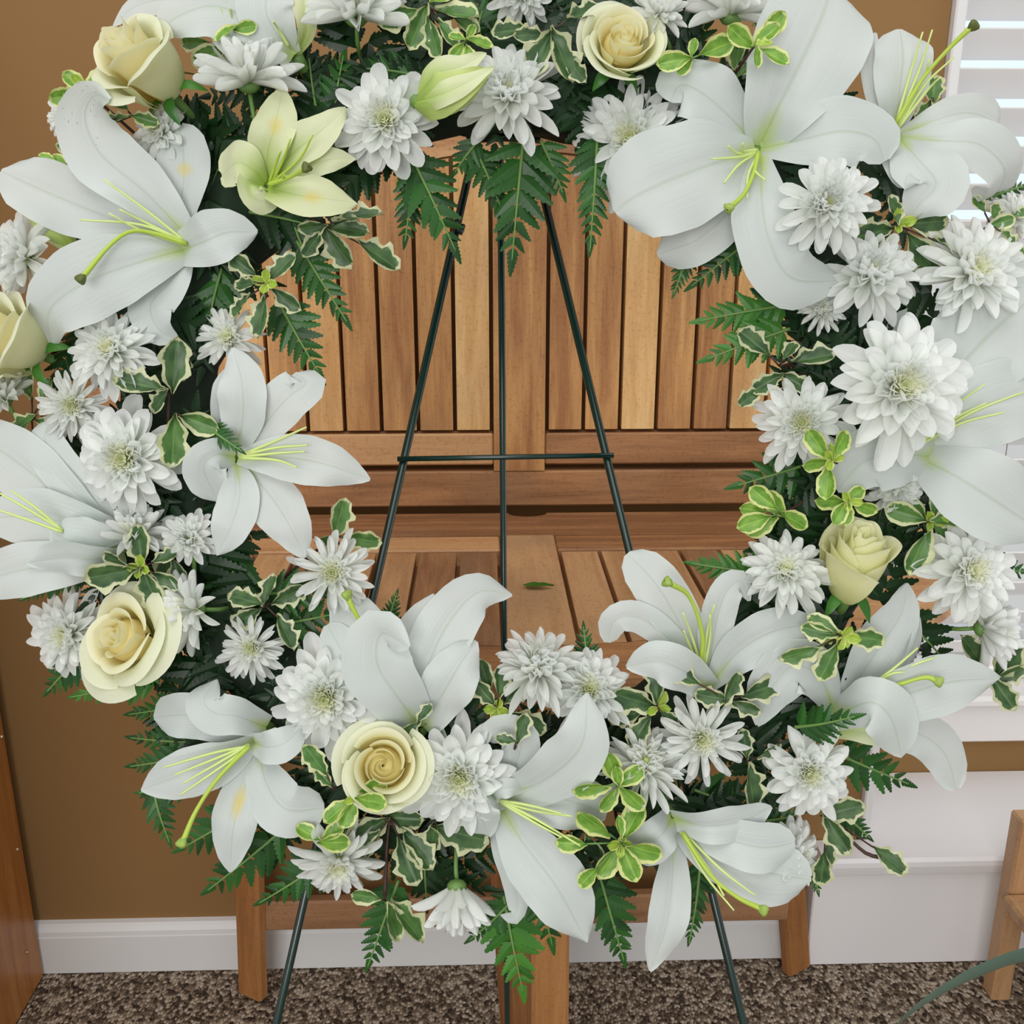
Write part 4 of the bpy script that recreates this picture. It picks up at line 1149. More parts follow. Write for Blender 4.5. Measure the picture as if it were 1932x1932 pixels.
lily('white lily near the bottom with a long narrow petal hanging lowest of all', (1268, 1545), [
    ([(1268, 1560), (1270, 1650), (1258, 1745), (1226, 1832)], 76, dict(base=20)),
    ([(1270, 1548), (1340, 1600), (1440, 1645), (1528, 1660)], 118, dict(base=30, prof='b')),
    ([(1285, 1560), (1370, 1585), (1440, 1600), (1500, 1590)], 92, dict(base=45, prof='b')),
    ([(1268, 1545, 50), (1330, 1560, 100), (1400, 1550, 100), (1456, 1522, 80)], 72, dict(prof='n', roll=10)),
    ([(1268, 1542, 50), (1250, 1575, 100), (1215, 1595, 95), (1172, 1592, 60)], 84, dict(prof='n', cup=-.1)),
], stamens=[[(1285, 1570), (1330, 1650), (1385, 1718)], [(1290, 1570), (1360, 1640), (1425, 1690)], [(1288, 1570), (1340, 1645), (1366, 1690)]],
    pistil=[(1288, 1572), (1340, 1650), (1390, 1692), (1438, 1715)], base=35)

# lily buds
lily('closed yellow-green lily bud lying beside the topmost large chrysanthemum', (785, 190), [
    ([(782, 196, 115), (820, 180, 160), (870, 160, 165), (925, 130, 145)], 78, dict(mat='bud', cup=-.5, prof='t')),
    ([(790, 180, 115), (820, 140, 145), (870, 124, 150), (918, 100, 135)], 56, dict(mat='lily_green', cup=-.5, prof='t')),
    ([(785, 192, 120), (830, 178, 173), (875, 158, 177), (934, 126, 155)], 46, dict(mat='lily_green', cup=-.5, prof='t')),
    ([(790, 200, 110), (840, 196, 145), (880, 175, 145), (930, 130, 135)], 40, dict(mat='bud', cup=-.5, prof='t')),
], base=120, name='lily_bud', cat='bud')
lily('greenish lily bud tucked behind the big open lily above the side chrysanthemum', (140, 480), [
    ([(145, 482, 20), (118, 445, 50), (80, 410, 55), (52, 388, 40)], 50, dict(mat='bud', cup=-.5)),
    ([(140, 484, 20), (112, 455, 45), (70, 415, 50), (50, 392, 40)], 34, dict(mat='lily_green', cup=-.5)),
], base=20, name='lily_bud', cat='bud')

# ---- roses
rose('tall cream rose at the upper corner, seen from the side against the brown wall', (322, 178), 88, (-.46, -.44), H=1.7, openn=.75, dz=60, seed=1, mat='rose', omat='rose_out', taper=.5)
rose('open cream rose beside the topmost chrysanthemum, facing forward', (1166, 118), 88, (.05, -.22), H=1.0, n=19, openn=.5, dz=40, seed=2)
rose('cream rose cut off by the frame under the big open lily', (75, 668), 92, (-.60, -.30), H=1.4, openn=.7, dz=30, seed=3, taper=.5)
rose('wide open cream rose with loose petals above the fern at the wall side', (275, 1215), 98, (-.42, -.28), H=.95, n=18, openn=.95, dz=60, seed=4)
rose('round cream rose at the bottom between a lily and a chrysanthemum', (726, 1448), 90, (.08, -.28), H=1.0, n=19, openn=.6, dz=68, seed=5)
rose('pale yellow-green rosebud standing upright at the window side', (1598, 1116), 84, (.02, -.80), H=1.75, n=17, openn=.35, dz=55, seed=6, mat='rose_g', omat='rose_g', taper=.55)

# ---- chrysanthemums
MUMS = [
 ('chrysanthemum opened upward like a crown beside the tall corner rose', (470, 165), 100, (.05, -.80), 'cup', dict(dz=70, stem=[(480, 225, 60), (488, 262, 20)], flat=1.2)),
 ('half hidden chrysanthemum between the tall corner rose and the big open lily', (312, 258), 70, (-.3, -.2), 'wide', dict(dz=30)),
 ('chrysanthemum at the top edge, cropped, beside the large variegated sprig', (672, 38), 108, (.05, -.62), 'cup', dict(dz=50)),
 ('chrysanthemum between the half-open lily and the closed lily bud', (730, 235), 102, (-.05, .05), 'wide', dict(dz=60)),
 ('topmost full chrysanthemum centred above the easel', (957, 190), 104, (0, -.15), 'ball', dict(dz=60)),
 ('chrysanthemum cropped by the top edge above the centred full one', (985, -12), 62, (.0, .35), 'ball', dict(dz=40)),
 ('small half-closed chrysanthemum above the forward facing cream rose', (1240, 35), 56, (.1, -.5), 'cup', dict(dz=60, stem=[(1258, 75, 40), (1266, 100, 10)])),
 ('chrysanthemum at the top edge seen from its underside', (1378, 38), 100, (.05, -.90), 'cup', dict(dz=40)),
 ('chrysanthemum below the forward facing rose, partly behind the largest lily', (1192, 270), 118, (-.22, .05), 'full', dict(dz=5)),
 ('domed chrysanthemum lying on the largest lily, greenish eye', (1552, 392), 92, (0, 0), 'ball', dict(dz=140)),
 ('dense chrysanthemum with drooping petals below the domed one', (1635, 530), 100, (-.05, -.30), 'ball', dict(dz=70)),
 ('small half-open chrysanthemum under the drooping petal of the largest lily', (1550, 590), 44, (-.25, -.15), 'cup', dict(dz=50)),
 ('ragged chrysanthemum near the blind at the outer side', (1820, 525), 118, (.15, -.2), 'full', dict(dz=65)),
 ('biggest chrysanthemum, spread wide in front of the outer white lily', (1688, 735), 130, (.02, -.05), 'wide', dict(dz=150)),
 ('chrysanthemum at the inner side left of the biggest one, facing the table', (1512, 798), 92, (-.25, .05), 'full', dict(dz=70)),
 ('chrysanthemum tucked under the outer white lily above the rosebud', (1685, 915), 62, (.05, .45), 'ball', dict(dz=45)),
 ('upward facing chrysanthemum touching the pale rosebud', (1478, 1088), 86, (-.05, -.55), 'full', dict(dz=75)),
 ('broad chrysanthemum on the outer side of the pale rosebud', (1815, 1080), 104, (.15, -.15), 'wide', dict(dz=65)),
 ('chrysanthemum in profile at the outer edge with sunlit window behind', (1846, 1185), 84, (.90, -.1), 'cup', dict(dz=30)),
 ('narrow petalled daisy-like chrysanthemum facing forward above the bottom lily', (1320, 1392), 84, (0, 0), 'daisy', dict(dz=80)),
 ('feathery chrysanthemum opening upward beside the bright sprigs', (1212, 1455), 86, (.05, -.62), 'cupd', dict(dz=70)),
 ('chrysanthemum with broad petals beside the side-on lily at the ledge', (1522, 1455), 86, (-.05, .0), 'wide', dict(dz=70)),
 ('chrysanthemum peeking from behind the bottom lily, petals toward the ledge', (1480, 1612), 80, (.70, .05), 'full', dict(dz=25)),
 ('spiky chrysanthemum opening upward against the tabletop edge', (1015, 1272), 88, (-.05, -.60), 'cup', dict(dz=55)),
 ('spiky chrysanthemum just behind the bottom lily, next to its twin', (1108, 1308), 90, (.05, -.42), 'full', dict(dz=50)),
 ('large chrysanthemum touching the round bottom rose', (868, 1462), 108, (-.02, .0), 'wide', dict(dz=70)),
 ('large chrysanthemum between the upward lily trumpet and the wall side', (618, 1312), 108, (0, .05), 'wide', dict(dz=65)),
 ('small spiky chrysanthemum beside the wide open rose', (478, 1222), 66, (.0, -.05), 'daisy', dict(dz=60)),
 ('long petalled chrysanthemum bending down under the bright young leaves', (640, 1612), 88, (.1, .45), 'daisy', dict(dz=60)),
 ('small chrysanthemum hanging head down at the bottom on a visible stem', (862, 1668), 92, (.0, .95), 'bell', dict(dz=45, stem=[(860, 1640, 44), (861, 1595, 30), (862, 1560, 0)])),
 ('layered chrysanthemum behind the wide open rose, against the wall', (142, 1195), 92, (-.30, .05), 'full', dict(dz=10)),
 ('half chrysanthemum seen from the side above the wide open rose', (378, 1150), 82, (-.80, -.05), 'cupd', dict(dz=75)),
 ('chrysanthemum seen side-on, petals raised, above the sprig at the wall side', (258, 1020), 82, (.05, -.86), 'cupd', dict(dz=45)),
 ('small round chrysanthemum with green eye on a bare stem', (362, 1018), 56, (.0, -.15), 'ball', dict(dz=75, eye=1.6, stem=[(366, 1060, 40), (368, 1105, 10)])),
 ('large chrysanthemum at the middle of the wall side', (245, 866), 108, (-.02, .05), 'wide', dict(dz=70)),
 ('smaller chrysanthemum at the outer edge above the large wall-side one', (140, 765), 70, (.15, .1), 'daisy', dict(dz=50)),
 ('chrysanthemum directly under the big open lily', (218, 668), 86, (-.1, -.2), 'full', dict(dz=65)),
 ('small chrysanthemum touching the raised petal of the star shaped lily', (436, 642), 66, (-.05, -.15), 'daisy', dict(dz=40)),
 ('dense chrysanthemum cropped by the frame beside the big open lily', (62, 490), 92, (-.62, -.05), 'ball', dict(dz=25)),
 ('tiny chrysanthemum cut by the frame under the side rose', (14, 758), 62, (-.35, -.70), 'cup', dict(dz=30, stem=[(22, 775, 25), (40, 805, 0)])),
 ('small chrysanthemum at the far edge behind the bright twigs by the blind', (1905, 415), 56, (.4, -.3), 'full', dict(dz=10)),
 ('spiky chrysanthemum at the lower inner side touching the slats', (628, 1082), 82, (.1, -.15), 'daisy', dict(dz=65)),
 ('little chrysanthemum peeking from behind the top of the big open lily', (128, 222), 42, (-.4, .1), 'full', dict(dz=0)),
]
for i, (lab, ctr, R, ax, sty, kw) in enumerate(MUMS):
    mum('white ' + lab, ctr, R, ax, sty, seed=i * 11, **kw)

# ---- fern fronds one can single out
FE = [
 ('long fern frond hanging over the middle easel leg', (988, 255), (966, 492), 150, dict(dz0=30, dz1=10)),
 ('fern frond hanging over the slats under the forward facing rose', (1128, 245), (1113, 476), 96, dict(dz0=20, dz1=5)),
 ('broad fern frond hanging from the chrysanthemum beside the lily bud', (772, 285), (860, 474), 130, dict(dz0=40, dz1=20)),
 ('short fern frond pointing down over the slats beside the hanging broad one', (788, 315), (764, 456), 84, dict(dz0=20, dz1=10)),
 ('small fern frond hanging along the outer easel leg near its hook', (905, 262), (858, 325), 70, dict(dz0=25, dz1=10)),
 ('narrow fern frond between the two upper easel legs', (895, 275), (957, 420), 84, dict(dz0=15, dz1=0)),
 ('fern frond in front of the sloping easel leg under the centred chrysanthemum', (1020, 265), (1062, 364), 84, dict(dz0=20, dz1=5)),
 ('fern frond lying on the slats under the dark wavy leaves', (560, 455), (655, 608), 104, dict(dz0=20, dz1=15)),
 ('fern frond pointing down at the inner side above the star shaped lily', (520, 560), (604, 708), 110, dict(dz0=25, dz1=15)),
 ('tiny fern tip showing under the blunt lily petal on the slats', (1300, 470), (1271, 556), 52, dict(dz0=10, dz1=5)),
 ('fern frond pointing inward beneath the largest lily', (1420, 450), (1304, 540), 90, dict(dz0=20, dz1=10)),
 ('upper of two fern fronds reaching across the slats at the window side', (1490, 575), (1318, 606), 104, dict(dz0=25, dz1=20, mat='fern_light')),
 ('lower of two fern fronds reaching across the slats at the window side', (1490, 620), (1333, 678), 104, dict(dz0=35, dz1=25, mat='fern_light')),
 ('fern frond fanned beneath the inner side chrysanthemum by the rails', (1510, 880), (1392, 916), 110, dict(dz0=20, dz1=15)),
 ('fern frond pointing inward over the tabletop near the upward facing chrysanthemum', (1450, 1085), (1304, 1063), 84, dict(dz0=25, dz1=20, mat='fern_light')),
 ('upright fern tip beside the topmost half of the spiky twins at the tabletop', (1108, 1262), (1101, 1182), 56, dict(dz0=20, dz1=20)),
 ('tiny fern tip rising behind the upward lily trumpet', (728, 1190), (749, 1118), 46, dict(dz0=0, dz1=5)),
 ('fern frond lying under the spiky inner chrysanthemum', (505, 1120), (636, 1110), 100, dict(dz0=40, dz1=60)),
 ('fern frond pointing inward above the upward lily trumpet', (520, 1180), (642, 1156), 104, dict(dz0=30, dz1=40)),
 ('upright fern frond above the half-open yellow-green lily', (630, 225), (648, 104), 100, dict(dz0=10, dz1=25)),
 ('upright dark fern frond beside the crown-like chrysanthemum', (598, 215), (583, 110), 84, dict(dz0=5, dz1=15, mat='fern_deep')),
 ('fern frond lying level behind the lily bud', (800, 145), (660, 128), 90, dict(dz0=10, dz1=15)),
 ('dark fern tip under the cropped lily at the wall', (170, 1072), (38, 1132), 62, dict(dz0=10, dz1=5)),
 ('small fern frond at the wall under the layered chrysanthemum', (160, 1232), (89, 1305), 84, dict(dz0=15, dz1=5)),
 ('fern frond reaching level across the wall under the wide open rose', (300, 1278), (132, 1316), 76, dict(dz0=30, dz1=20, mat='fern_light')),
 ('upper fern frond behind the pollen-stained lily at the wall', (400, 1320), (243, 1348), 86, dict(dz0=10, dz1=5)),
 ('middle fern frond behind the pollen-stained lily at the wall', (400, 1400), (246, 1392), 84, dict(dz0=0, dz1=0)),
 ('lower fern frond behind the pollen-stained lily at the wall', (390, 1420), (246, 1446), 86, dict(dz0=5, dz1=0)),
 ('short fern frond just above the long yellow-green pistil', (360, 1480), (262, 1496), 64, dict(dz0=0, dz1=0)),
 ('fern frond hanging down beside the long yellow-green pistil', (285, 1465), (320, 1590), 80, dict(dz0=0, dz1=0)),
 ('fern frond pointing out between pistil and stained petal', (462, 1530), (340, 1602), 104, dict(dz0=5, dz1=5)),
 ('fern frond hanging lowest at the wall side above the baseboard', (540, 1560), (392, 1680), 120, dict(dz0=10, dz1=0)),
 ('fern frond crossing the splayed table leg', (630, 1612), (489, 1704), 96, dict(dz0=15, dz1=10)),
 ('dark fern frond above the splayed table leg', (545, 1500), (520, 1620), 110, dict(dz0=-10, dz1=-15, mat='fern_deep')),
 ('fern frond hanging over the baseboard beside the drooping twig', (752, 1660), (694, 1824), 100, dict(dz0=10, dz1=0)),
 ('fern frond behind the hanging twig at the bottom', (800, 1600), (805, 1700), 110, dict(dz0=-10, dz1=-10, mat='fern_deep')),
 ('lowest fern frond, hanging over the table leg above the carpet', (950, 1690), (987, 1874), 130, dict(dz0=10, dz1=0, mat='fern_light')),
 ('fern frond pointing outward beside the head-down chrysanthemum', (975, 1690), (886, 1774), 80, dict(dz0=12, dz1=5)),
 ('fern frond spread over the top of the table leg', (1000, 1600), (1042, 1784), 124, dict(dz0=12, dz1=5)),
 ('fern frond hanging beside the broad drooping lily petal', (1128, 1640), (1177, 1812), 110, dict(dz0=5, dz1=0)),
 ('curled fern frond hanging beside the lowest lily petal', (1322, 1620), (1300, 1780), 72, dict(dz0=0, dz1=0)),
 ('fern frond reaching over the ledge at the window corner', (1570, 1418), (1714, 1479), 110, dict(dz0=10, dz1=10)),
 ('fern frond lying across the side-on lily', (1500, 1372), (1613, 1352), 90, dict(dz0=80, dz1=150)),
 ('small fern tip pointing down onto the ledge', (1575, 1520), (1642, 1582), 62, dict(dz0=5, dz1=0)),
 ('tiny fern tip under the chrysanthemum at the ledge', (1525, 1620), (1544, 1684), 50, dict(dz0=-10, dz1=-10)),
 ('fern frond behind the bottom lily pointing at the ledge', (1440, 1550), (1510, 1535), 70, dict(dz0=20, dz1=20)),
 ('fern tip sticking out beside the blind under the recurved lily', (1860, 375), (1935, 350), 60, dict(dz0=0, dz1=0)),
 ('fern frond sticking out at the window edge beside the broad chrysanthemum', (1850, 1075), (1932, 1078), 80, dict(dz0=10, dz1=0)),
 ('dark fern frond across the star shaped lily base', (385, 800), (457, 852), 56, dict(dz0=70, dz1=110)),
 ('dark fern frond hanging under the big open lily', (420, 500), (390, 640), 130, dict(dz0=10, dz1=10)),
 ('broad fern frond under the small round chrysanthemum', (450, 1040), (420, 1180), 130, dict(dz0=10, dz1=15)),
 ('dark fern frond beside the half-open yellow-green lily', (440, 260), (400, 350), 120, dict(dz0=0, dz1=0, mat='fern_deep')),
 ('dark fern frond between the broad chrysanthemum and the profile one', (1700, 1160), (1790, 1255), 130, dict(dz0=0, dz1=0, mat='fern_deep')),
 ('dark fern frond at the outer edge below the outer white lily', (1780, 1000), (1880, 1000), 120, dict(dz0=-5, dz1=-10, mat='fern_deep')),
 ('dark fern frond under the pale rosebud', (1590, 1130), (1500, 1190), 110, dict(dz0=0, dz1=10, mat='fern_deep')),
 ('fern frond between the bottom lily and the daisy-like chrysanthemum', (1310, 1490), (1430, 1530), 110, dict(dz0=0, dz1=10)),
 ('dark fern frond under the white lily at the window corner', (1630, 310), (1770, 372), 130, dict(dz0=0, dz1=0, mat='fern_deep')),
 ('dark fern tip hanging between the domed chrysanthemum and the window corner lily', (1690, 310), (1705, 440), 120, dict(dz0=-10, dz1=-5, mat='fern_deep')),
 ('dark fern frond between the forward rose and the underside chrysanthemum', (1290, 140), (1335, 30), 110, dict(dz0=-5, dz1=0, mat='fern_deep')),
 ('dark fern frond under the half-open yellow-green lily, over the ring', (470, 400), (612, 432), 130, dict(dz0=20, dz1=15, mat='fern_deep')),
 ('dark fern frond beneath the dark crinkled leaves', (545, 400), (600, 535), 120, dict(dz0=15, dz1=10, mat='fern_deep')),
 ('fern frond behind the large variegated sprig at the top', (900, 60), (910, 20), 110, dict(dz0=0, dz1=10)),
]
for lab, b_, t_, w_, kw in FE:
    fern('dark green ' + lab if kw.get('mat') != 'fern_light' and 'dark' not in lab else lab, b_, t_, w_, **kw)

# packed under-layer of fern, uncountable: one object
VV, FF = [], []
base_c = cp(RCX, RCY, 0)
fr = np.random.default_rng(5)
for i in range(330):
    a = 2 * math.pi * (i + fr.uniform(-.5, .5)) / 330
    rr = fr.uniform(545, 845)
    bx, by = RCX + rr * math.cos(a), RCY + rr * 1.0 * math.sin(a)
    L = fr.uniform(120, 190)
    da = a + fr.choice([0, math.pi, math.pi / 2, -math.pi / 2]) + fr.uniform(-.6, .6)
    tx, ty = bx + L * math.cos(da), by + L * math.sin(da)
    r2 = math.hypot(tx - RCX, ty - RCY)
    lim0, lim1 = 520, 880
    if r2 < lim0 or r2 > lim1:
        k = (lim0 if r2 < lim0 else lim1) / r2
        tx, ty = RCX + (tx - RCX) * k, RCY + (ty - RCY) * k
    if math.hypot(tx - bx, ty - by) < 70: continue
    pts, mats = frond_layout(cp(bx, by, fr.uniform(-20, 25)) - base_c, cp(tx, ty, fr.uniform(-25, 40)) - base_c, fr.uniform(95, 130), fr, None, fr.uniform(-.1, .1), fr.uniform(-.5, .5))
    for (p, X, Y, Z, k) in mats:
        v, f_ = PIN[k]; b0 = len(VV)
        VV.extend((p + v[:, :1] * X + v[:, 1:2] * Y + v[:, 2:3] * Z).tolist()); FF.extend([tuple(q + b0 for q in f) for f in f_])
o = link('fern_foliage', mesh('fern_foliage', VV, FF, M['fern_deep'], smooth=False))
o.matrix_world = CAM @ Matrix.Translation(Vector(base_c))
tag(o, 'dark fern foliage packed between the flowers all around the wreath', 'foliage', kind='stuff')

# ---- variegated sprigs
SP = [
 ('bright sprig of young leaves against the brown wall beside the tall corner rose', (165, 172), 60, [(125, 183, 62), (143, 155, 55), (140, 175, 50), (176, 152, 50), (192, 162, 52)], 'bright', dict(young=3)),
 ('tiny bright twig of new leaves sticking out over the wall above the big open lily', (122, 312), 30, [(88, 297, 34), (100, 312, 40), (112, 302, 38), (108, 322, 34)], 'bright', dict(stem=[(160, 314, 20), (210, 316, -20)])),
 ('sprig between the tall corner rose and the big open lily', (250, 218), 60, [(272, 225, 52), (222, 192, 60), (215, 225, 55), (133, 240, 48), (126, 272, 50)], 'mid', {}),
 ('sprig in front of the cropped upper lily', (442, 55), 110, [(405, 25, 50), (462, 52, 44), (425, 62, 50), (425, 28, 60, 'tip')], 'bright', dict(stem=[(455, 98, 60), (470, 150, 0)])),
 ('dark sprig under the cropped upper lily', (450, 85), 45, [(395, 105, 78), (440, 110, 52), (500, 80, 62), (365, 80, 60)], 'mid', {}),
 ('large leaved sprig at the top edge above the lily bud', (805, 12), 70, [(752, 32, 80), (790, 50, 84), (862, 22, 84), (815, 70, 72), (880, 45, 56), (832, -5, 50, 'bright'), (845, 60, 60)], 'mid', {}),
 ('small bright sprig just above the lily bud', (878, 78), 85, [(888, 60, 30), (905, 80, 52), (862, 98, 42), (862, 70, 36), (885, 102, 40)], 'bright', {}),
 ('wavy leaved sprig between the centred chrysanthemum and the forward rose', (1040, 60), 80, [(1016, 102, 96), (1062, 100, 100), (1085, 130, 60), (1000, 65, 60), (1108, 20, 90), (960, 55, 70)], 'dark', {}),
 ('bright four-leaved sprig beside the forward facing rose', (1306, 110), 95, [(1272, 115, 64), (1308, 90, 34), (1352, 90, 72), (1292, 126, 40)], 'bright', {}),
 ('bright sprig overlapping the upright petal of the largest lily', (1424, 85), 150, [(1398, 70, 62), (1445, 66, 60), (1458, 50, 62), (1462, 105, 56), (1428, 105, 40), (1438, 82, 36, 'tip')], 'bright', {}),
 ('dark leaves beneath the bright sprigs near the forward rose', (1385, 150), 30, [(1390, 105, 64), (1405, 130, 50)], 'mid', {}),
 ('sprig of dark crinkled leaves over the inner slats at the wall side', (610, 425), 45, [(672, 405, 92), (655, 430, 80), (632, 465, 96), (715, 478, 92), (590, 430, 60), (590, 460, 60)], 'dark', dict(wob=.6)),
 ('sprig with pale tiny centre leaves beside the small chrysanthemum above the star lily', (505, 535), 75, [(456, 500, 66), (528, 505, 76), (462, 535, 52), (490, 595, 78), (538, 565, 66), (452, 575, 60)], 'dark', dict(young=4)),
 ('pair of crinkled leaves above the large wall-side chrysanthemum', (318, 738), 85, [(330, 690, 100), (262, 722, 92), (300, 755, 60), (345, 700, 50)], 'dark', dict(stem=[(318, 790, 60), (320, 840, 0)])),
 ('pair of pale green leaves touching the large wall-side chrysanthemum', (332, 780), 95, [(328, 832, 100), (376, 798, 76)], 'mid', {}),
 ('leaves at the frame edge outside the small wall-side chrysanthemum', (60, 790), 20, [(40, 800, 72), (48, 715, 78), (52, 845, 66), (90, 800, 50), (85, 735, 50)], 'mid', {}),
 ('sprig with bright centre above the wide open rose', (268, 1070), 100, [(208, 1085, 100), (262, 1030, 80), (282, 1112, 84), (215, 1058, 60), (312, 1095, 60), (310, 1050, 50)], 'dark', dict(young=4)),
 ('dark cream-edged leaf beneath the small round chrysanthemum', (322, 1048), 40, [(308, 1072, 80), (335, 1080, 60)], 'dark', {}),
 ('sprig of folded leaves above the small spiky chrysanthemum', (500, 1142), 75, [(462, 1130, 72), (504, 1112, 66), (545, 1125, 74), (465, 1165, 66), (540, 1190, 72)], 'dark', dict(wob=.6)),
 ('backlit leaf pair on the rail beside the spiky inner chrysanthemum', (632, 1010), 25, [(642, 980, 84), (682, 1020, 76), (665, 1085, 70), (615, 1020, 50)], 'mid', {}),
 ('crinkled leaf sprig between the ragged and the dense chrysanthemum', (1692, 425), 80, [(1645, 440, 92), (1740, 478, 98), (1752, 420, 92), (1690, 395, 60), (1660, 470, 60), (1800, 465, 80)], 'dark', dict(young=3)),
 ('twig with small bright leaves near the blind', (1870, 425), 40, [(1848, 385, 40), (1878, 398, 40), (1926, 402, 40), (1906, 452, 56), (1890, 420, 50), (1925, 480, 60)], 'mid', {}),
 ('wavy whitish leaf curled beside the fern fronds at the inner window side', (1470, 690), 60, [(1424, 645, 78), (1535, 672, 80), (1490, 660, 50)], 'dark', dict(wob=.7)),
 ('drooping pale-edged leaves above the inner side chrysanthemum', (1480, 705), 60, [(1448, 722, 66), (1416, 748, 56), (1500, 720, 60)], 'dark', {}),
 ('bright sprig between the inner side chrysanthemum and the outer lily', (1567, 868), 145, [(1542, 838, 64), (1586, 838, 58), (1540, 875, 52), (1560, 910, 62), (1570, 850, 30, 'tip')], 'bright', dict(young=3)),
 ('bright oval leaved sprig over the rails beside the rosebud', (1474, 968), 60, [(1440, 940, 64), (1462, 952, 64), (1422, 985, 66), (1438, 992, 66), (1498, 980, 60), (1420, 962, 50)], 'bright', dict(stem=[(1510, 950, 30), (1560, 900, 0)])),
 ('bright sprig directly on top of the pale rosebud', (1600, 945), 130, [(1566, 946, 56), (1585, 968, 50), (1612, 935, 46), (1632, 958, 50), (1598, 970, 44)], 'bright', dict(young=3)),
 ('long sprig between the rosebud and the outer white lily', (1755, 985), 70, [(1708, 970, 76), (1768, 950, 64), (1798, 945, 60), (1786, 980, 70), (1775, 1002, 56), (1735, 1042, 92), (1730, 960, 50)], 'mid', dict(young=3)),
 ('bright tipped sprig under the pale rosebud near the side-on lily', (1588, 1200), 120, [(1552, 1178, 60), (1560, 1205, 40, 'tip'), (1632, 1205, 74), (1562, 1250, 76), (1512, 1235, 76), (1545, 1192, 64)], 'mid', dict(young=5)),
 ('leaves at the outer window edge near the profile chrysanthemum', (1880, 1285), 10, [(1900, 1248, 90), (1893, 1308, 76), (1905, 1275, 70), (1840, 1230, 80)], 'dark', {}),
 ('sprig with bright heart beside the spiky twin chrysanthemums', (1240, 1335), 70, [(1198, 1323, 88), (1248, 1322, 38, 'tip'), (1264, 1357, 52), (1208, 1380, 72), (1238, 1290, 74), (1180, 1350, 70)], 'dark', dict(young=2)),
 ('sprig above the daisy-like chrysanthemum', (1372, 1320), 95, [(1344, 1316, 66), (1382, 1300, 66), (1438, 1302, 84), (1405, 1335, 60), (1290, 1275, 66)], 'dark', {}),
 ('sprig with tiny bright tips behind the upward lily trumpet', (938, 1335), 60, [(915, 1275, 66), (945, 1285, 62), (996, 1362, 78), (915, 1310, 60), (975, 1310, 60), (960, 1290, 50)], 'dark', dict(young=4)),
 ('bright sprig on the feathery chrysanthemum', (1168, 1480), 130, [(1155, 1448, 62), (1190, 1465, 58), (1116, 1489, 68), (1150, 1508, 56), (1192, 1506, 64), (1165, 1465, 40)], 'bright', {}),
 ('large bright sprig under the feathery chrysanthemum', (1170, 1590), 105, [(1120, 1556, 78), (1192, 1550, 78), (1150, 1625, 76), (1186, 1628, 72), (1215, 1606, 72), (1078, 1592, 58), (1110, 1655, 52), (1170, 1560, 40)], 'bright', dict(young=4)),
 ('bright leaves touching the round bottom rose', (672, 1505), 140, [(698, 1492, 68), (700, 1512, 58), (658, 1535, 58), (636, 1530, 60)], 'bright', dict(young=2)),
 ('single oval leaf on a twig beside the round bottom rose', (630, 1490), 100, [(610, 1466, 48), (595, 1435, 70)], 'mid', {}),
 ('bright young leaves lying on the long petalled chrysanthemum', (606, 1588), 110, [(582, 1572, 52), (630, 1590, 60), (628, 1570, 50)], 'bright', {}),
 ('dark wavy sprig with drooping brown twig under the round rose', (735, 1545), 55, [(695, 1568, 90), (758, 1545, 80), (788, 1600, 92), (768, 1625, 92), (700, 1590, 64), (680, 1560, 60)], 'dark', dict(stem=[(730, 1600, 50), (726, 1690, 45)])),
 ('folded leaves at the tip of the drooping twig over the baseboard', (726, 1700), 45, [(742, 1738, 84), (770, 1735, 96), (690, 1692, 56)], 'mid', dict(stem=[(728, 1640, 45), (732, 1580, 40)], wob=.6)),
 ('broad leaf above the head-down chrysanthemum', (820, 1560), 70, [(868, 1575, 110), (815, 1580, 70)], 'dark', {}),
 ('large cream-edged leaf between daisy-like chrysanthemum and bottom lily', (1410, 1440), 70, [(1422, 1484, 92), (1406, 1404, 56), (1452, 1420, 50)], 'dark', {}),
 ('twig with folded cream-edged leaves hanging over the window ledge', (1560, 1540), 40, [(1590, 1530, 84), (1578, 1575, 84), (1552, 1640, 72), (1565, 1610, 60), (1680, 1622, 76)], 'dark', dict(stem=[(1600, 1580, 34), (1634, 1610, 36), (1662, 1618, 40)])),
 ('grey-green leaves in front of the upward lily trumpet base', (790, 1360), 90, [(800, 1345, 42), (772, 1378, 56)], 'dark', {}),
 ('leaf tips above the curled petal of the bottom centre lily', (975, 1400), 110, [(955, 1395, 40), (985, 1375, 60)], 'dark', {}),
 ('leaves at the bottom lily base near the large bright sprig', (1090, 1540), 20, [(1065, 1595, 56), (1120, 1600, 60)], 'mid', {}),
 ('leaves outside the window-side lily pistil', (1760, 185), 20, [(1762, 170, 70), (1745, 210, 60), (1735, 235, 50)], 'mid', {}),
 ('dark leaves at the top edge behind the underside chrysanthemum', (1500, 20), 10, [(1480, 10, 70), (1450, 35, 60)], 'mid', {}),
]
for lab, node, dz, lv, kd, kw in SP:
    sprig('cream-edged ' + lab if kd == 'dark' and 'cream' not in lab else lab, node, dz, lv, kd, **kw)

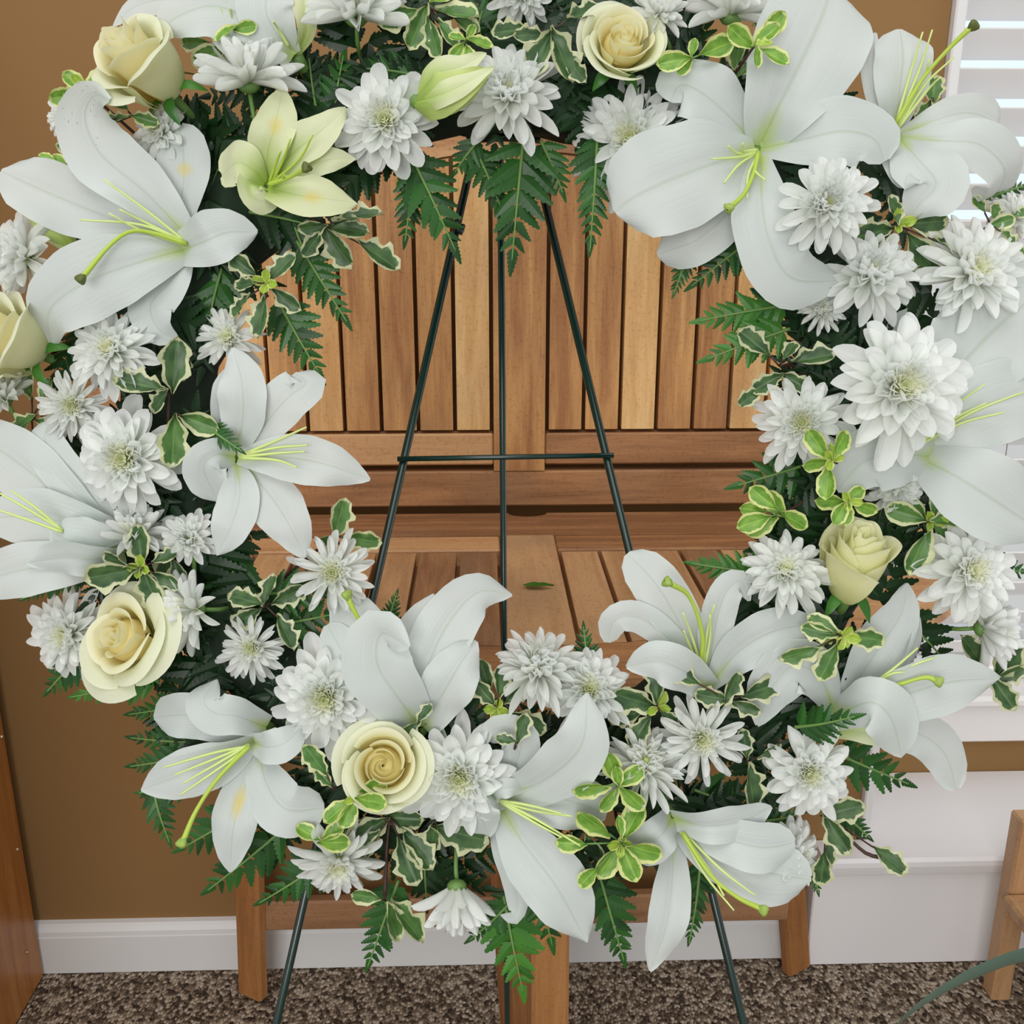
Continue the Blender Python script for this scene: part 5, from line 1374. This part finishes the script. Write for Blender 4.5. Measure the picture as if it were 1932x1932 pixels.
# ---- strap-leaved plant reaching in at the lower right corner
sc_ = np.array([.62, .78, .30])
pl = bpy.data.objects.new('strap_leaf_plant', None); pl.location = (.66, .70, 0); COL.objects.link(pl)
tag(pl, 'long grey-green strap leaf of a plant crossing the carpet corner', 'plant')
def wp(px, py, y):
    d = rgt * ((px - 966) / FPX) + upv * ((966 - py) / FPX) + fwd
    t = y / d.y
    return np.array([d.x * t, y, HC + d.z * t])
P = spline([wp(1660, 1985, .74), wp(1700, 1925, .79), wp(1770, 1872, .83), wp(1850, 1830, .84), wp(1950, 1798, .84), wp(2100, 1800, .80)], 20)
V = []
for i, p in enumerate(P):
    t = i / 19
    w_ = .0015 + .0115 * min(1, t * 1.8)
    V += [p + np.array([0, -.3 * w_, w_]), p + np.array([0, -.006 * t, -.001]), p - np.array([0, -.3 * w_, w_])]
V = np.array(V) - np.array([.66, .70, 0])
link('leaf', mesh('strap_leaf', V, grid_faces(20, 3), M['strap']), pl)

# ---- scrap of leaf on the table top
v, f_, uv = LEAF[5]
px_, py_ = px_on_z(1016, 1111, ZT)
o = link('leaf_scrap', mesh('leaf_scrap', (v - [0, .5, 0]) * [.022, .030, .010], f_, M['fern_light'], uv), None,
         Matrix.Translation((px_, py_, ZT + .004)) @ Matrix.Rotation(math.radians(80), 4, 'Z'))
tag(o, 'small torn green leaf scrap lying on the slatted tabletop', 'leaf')
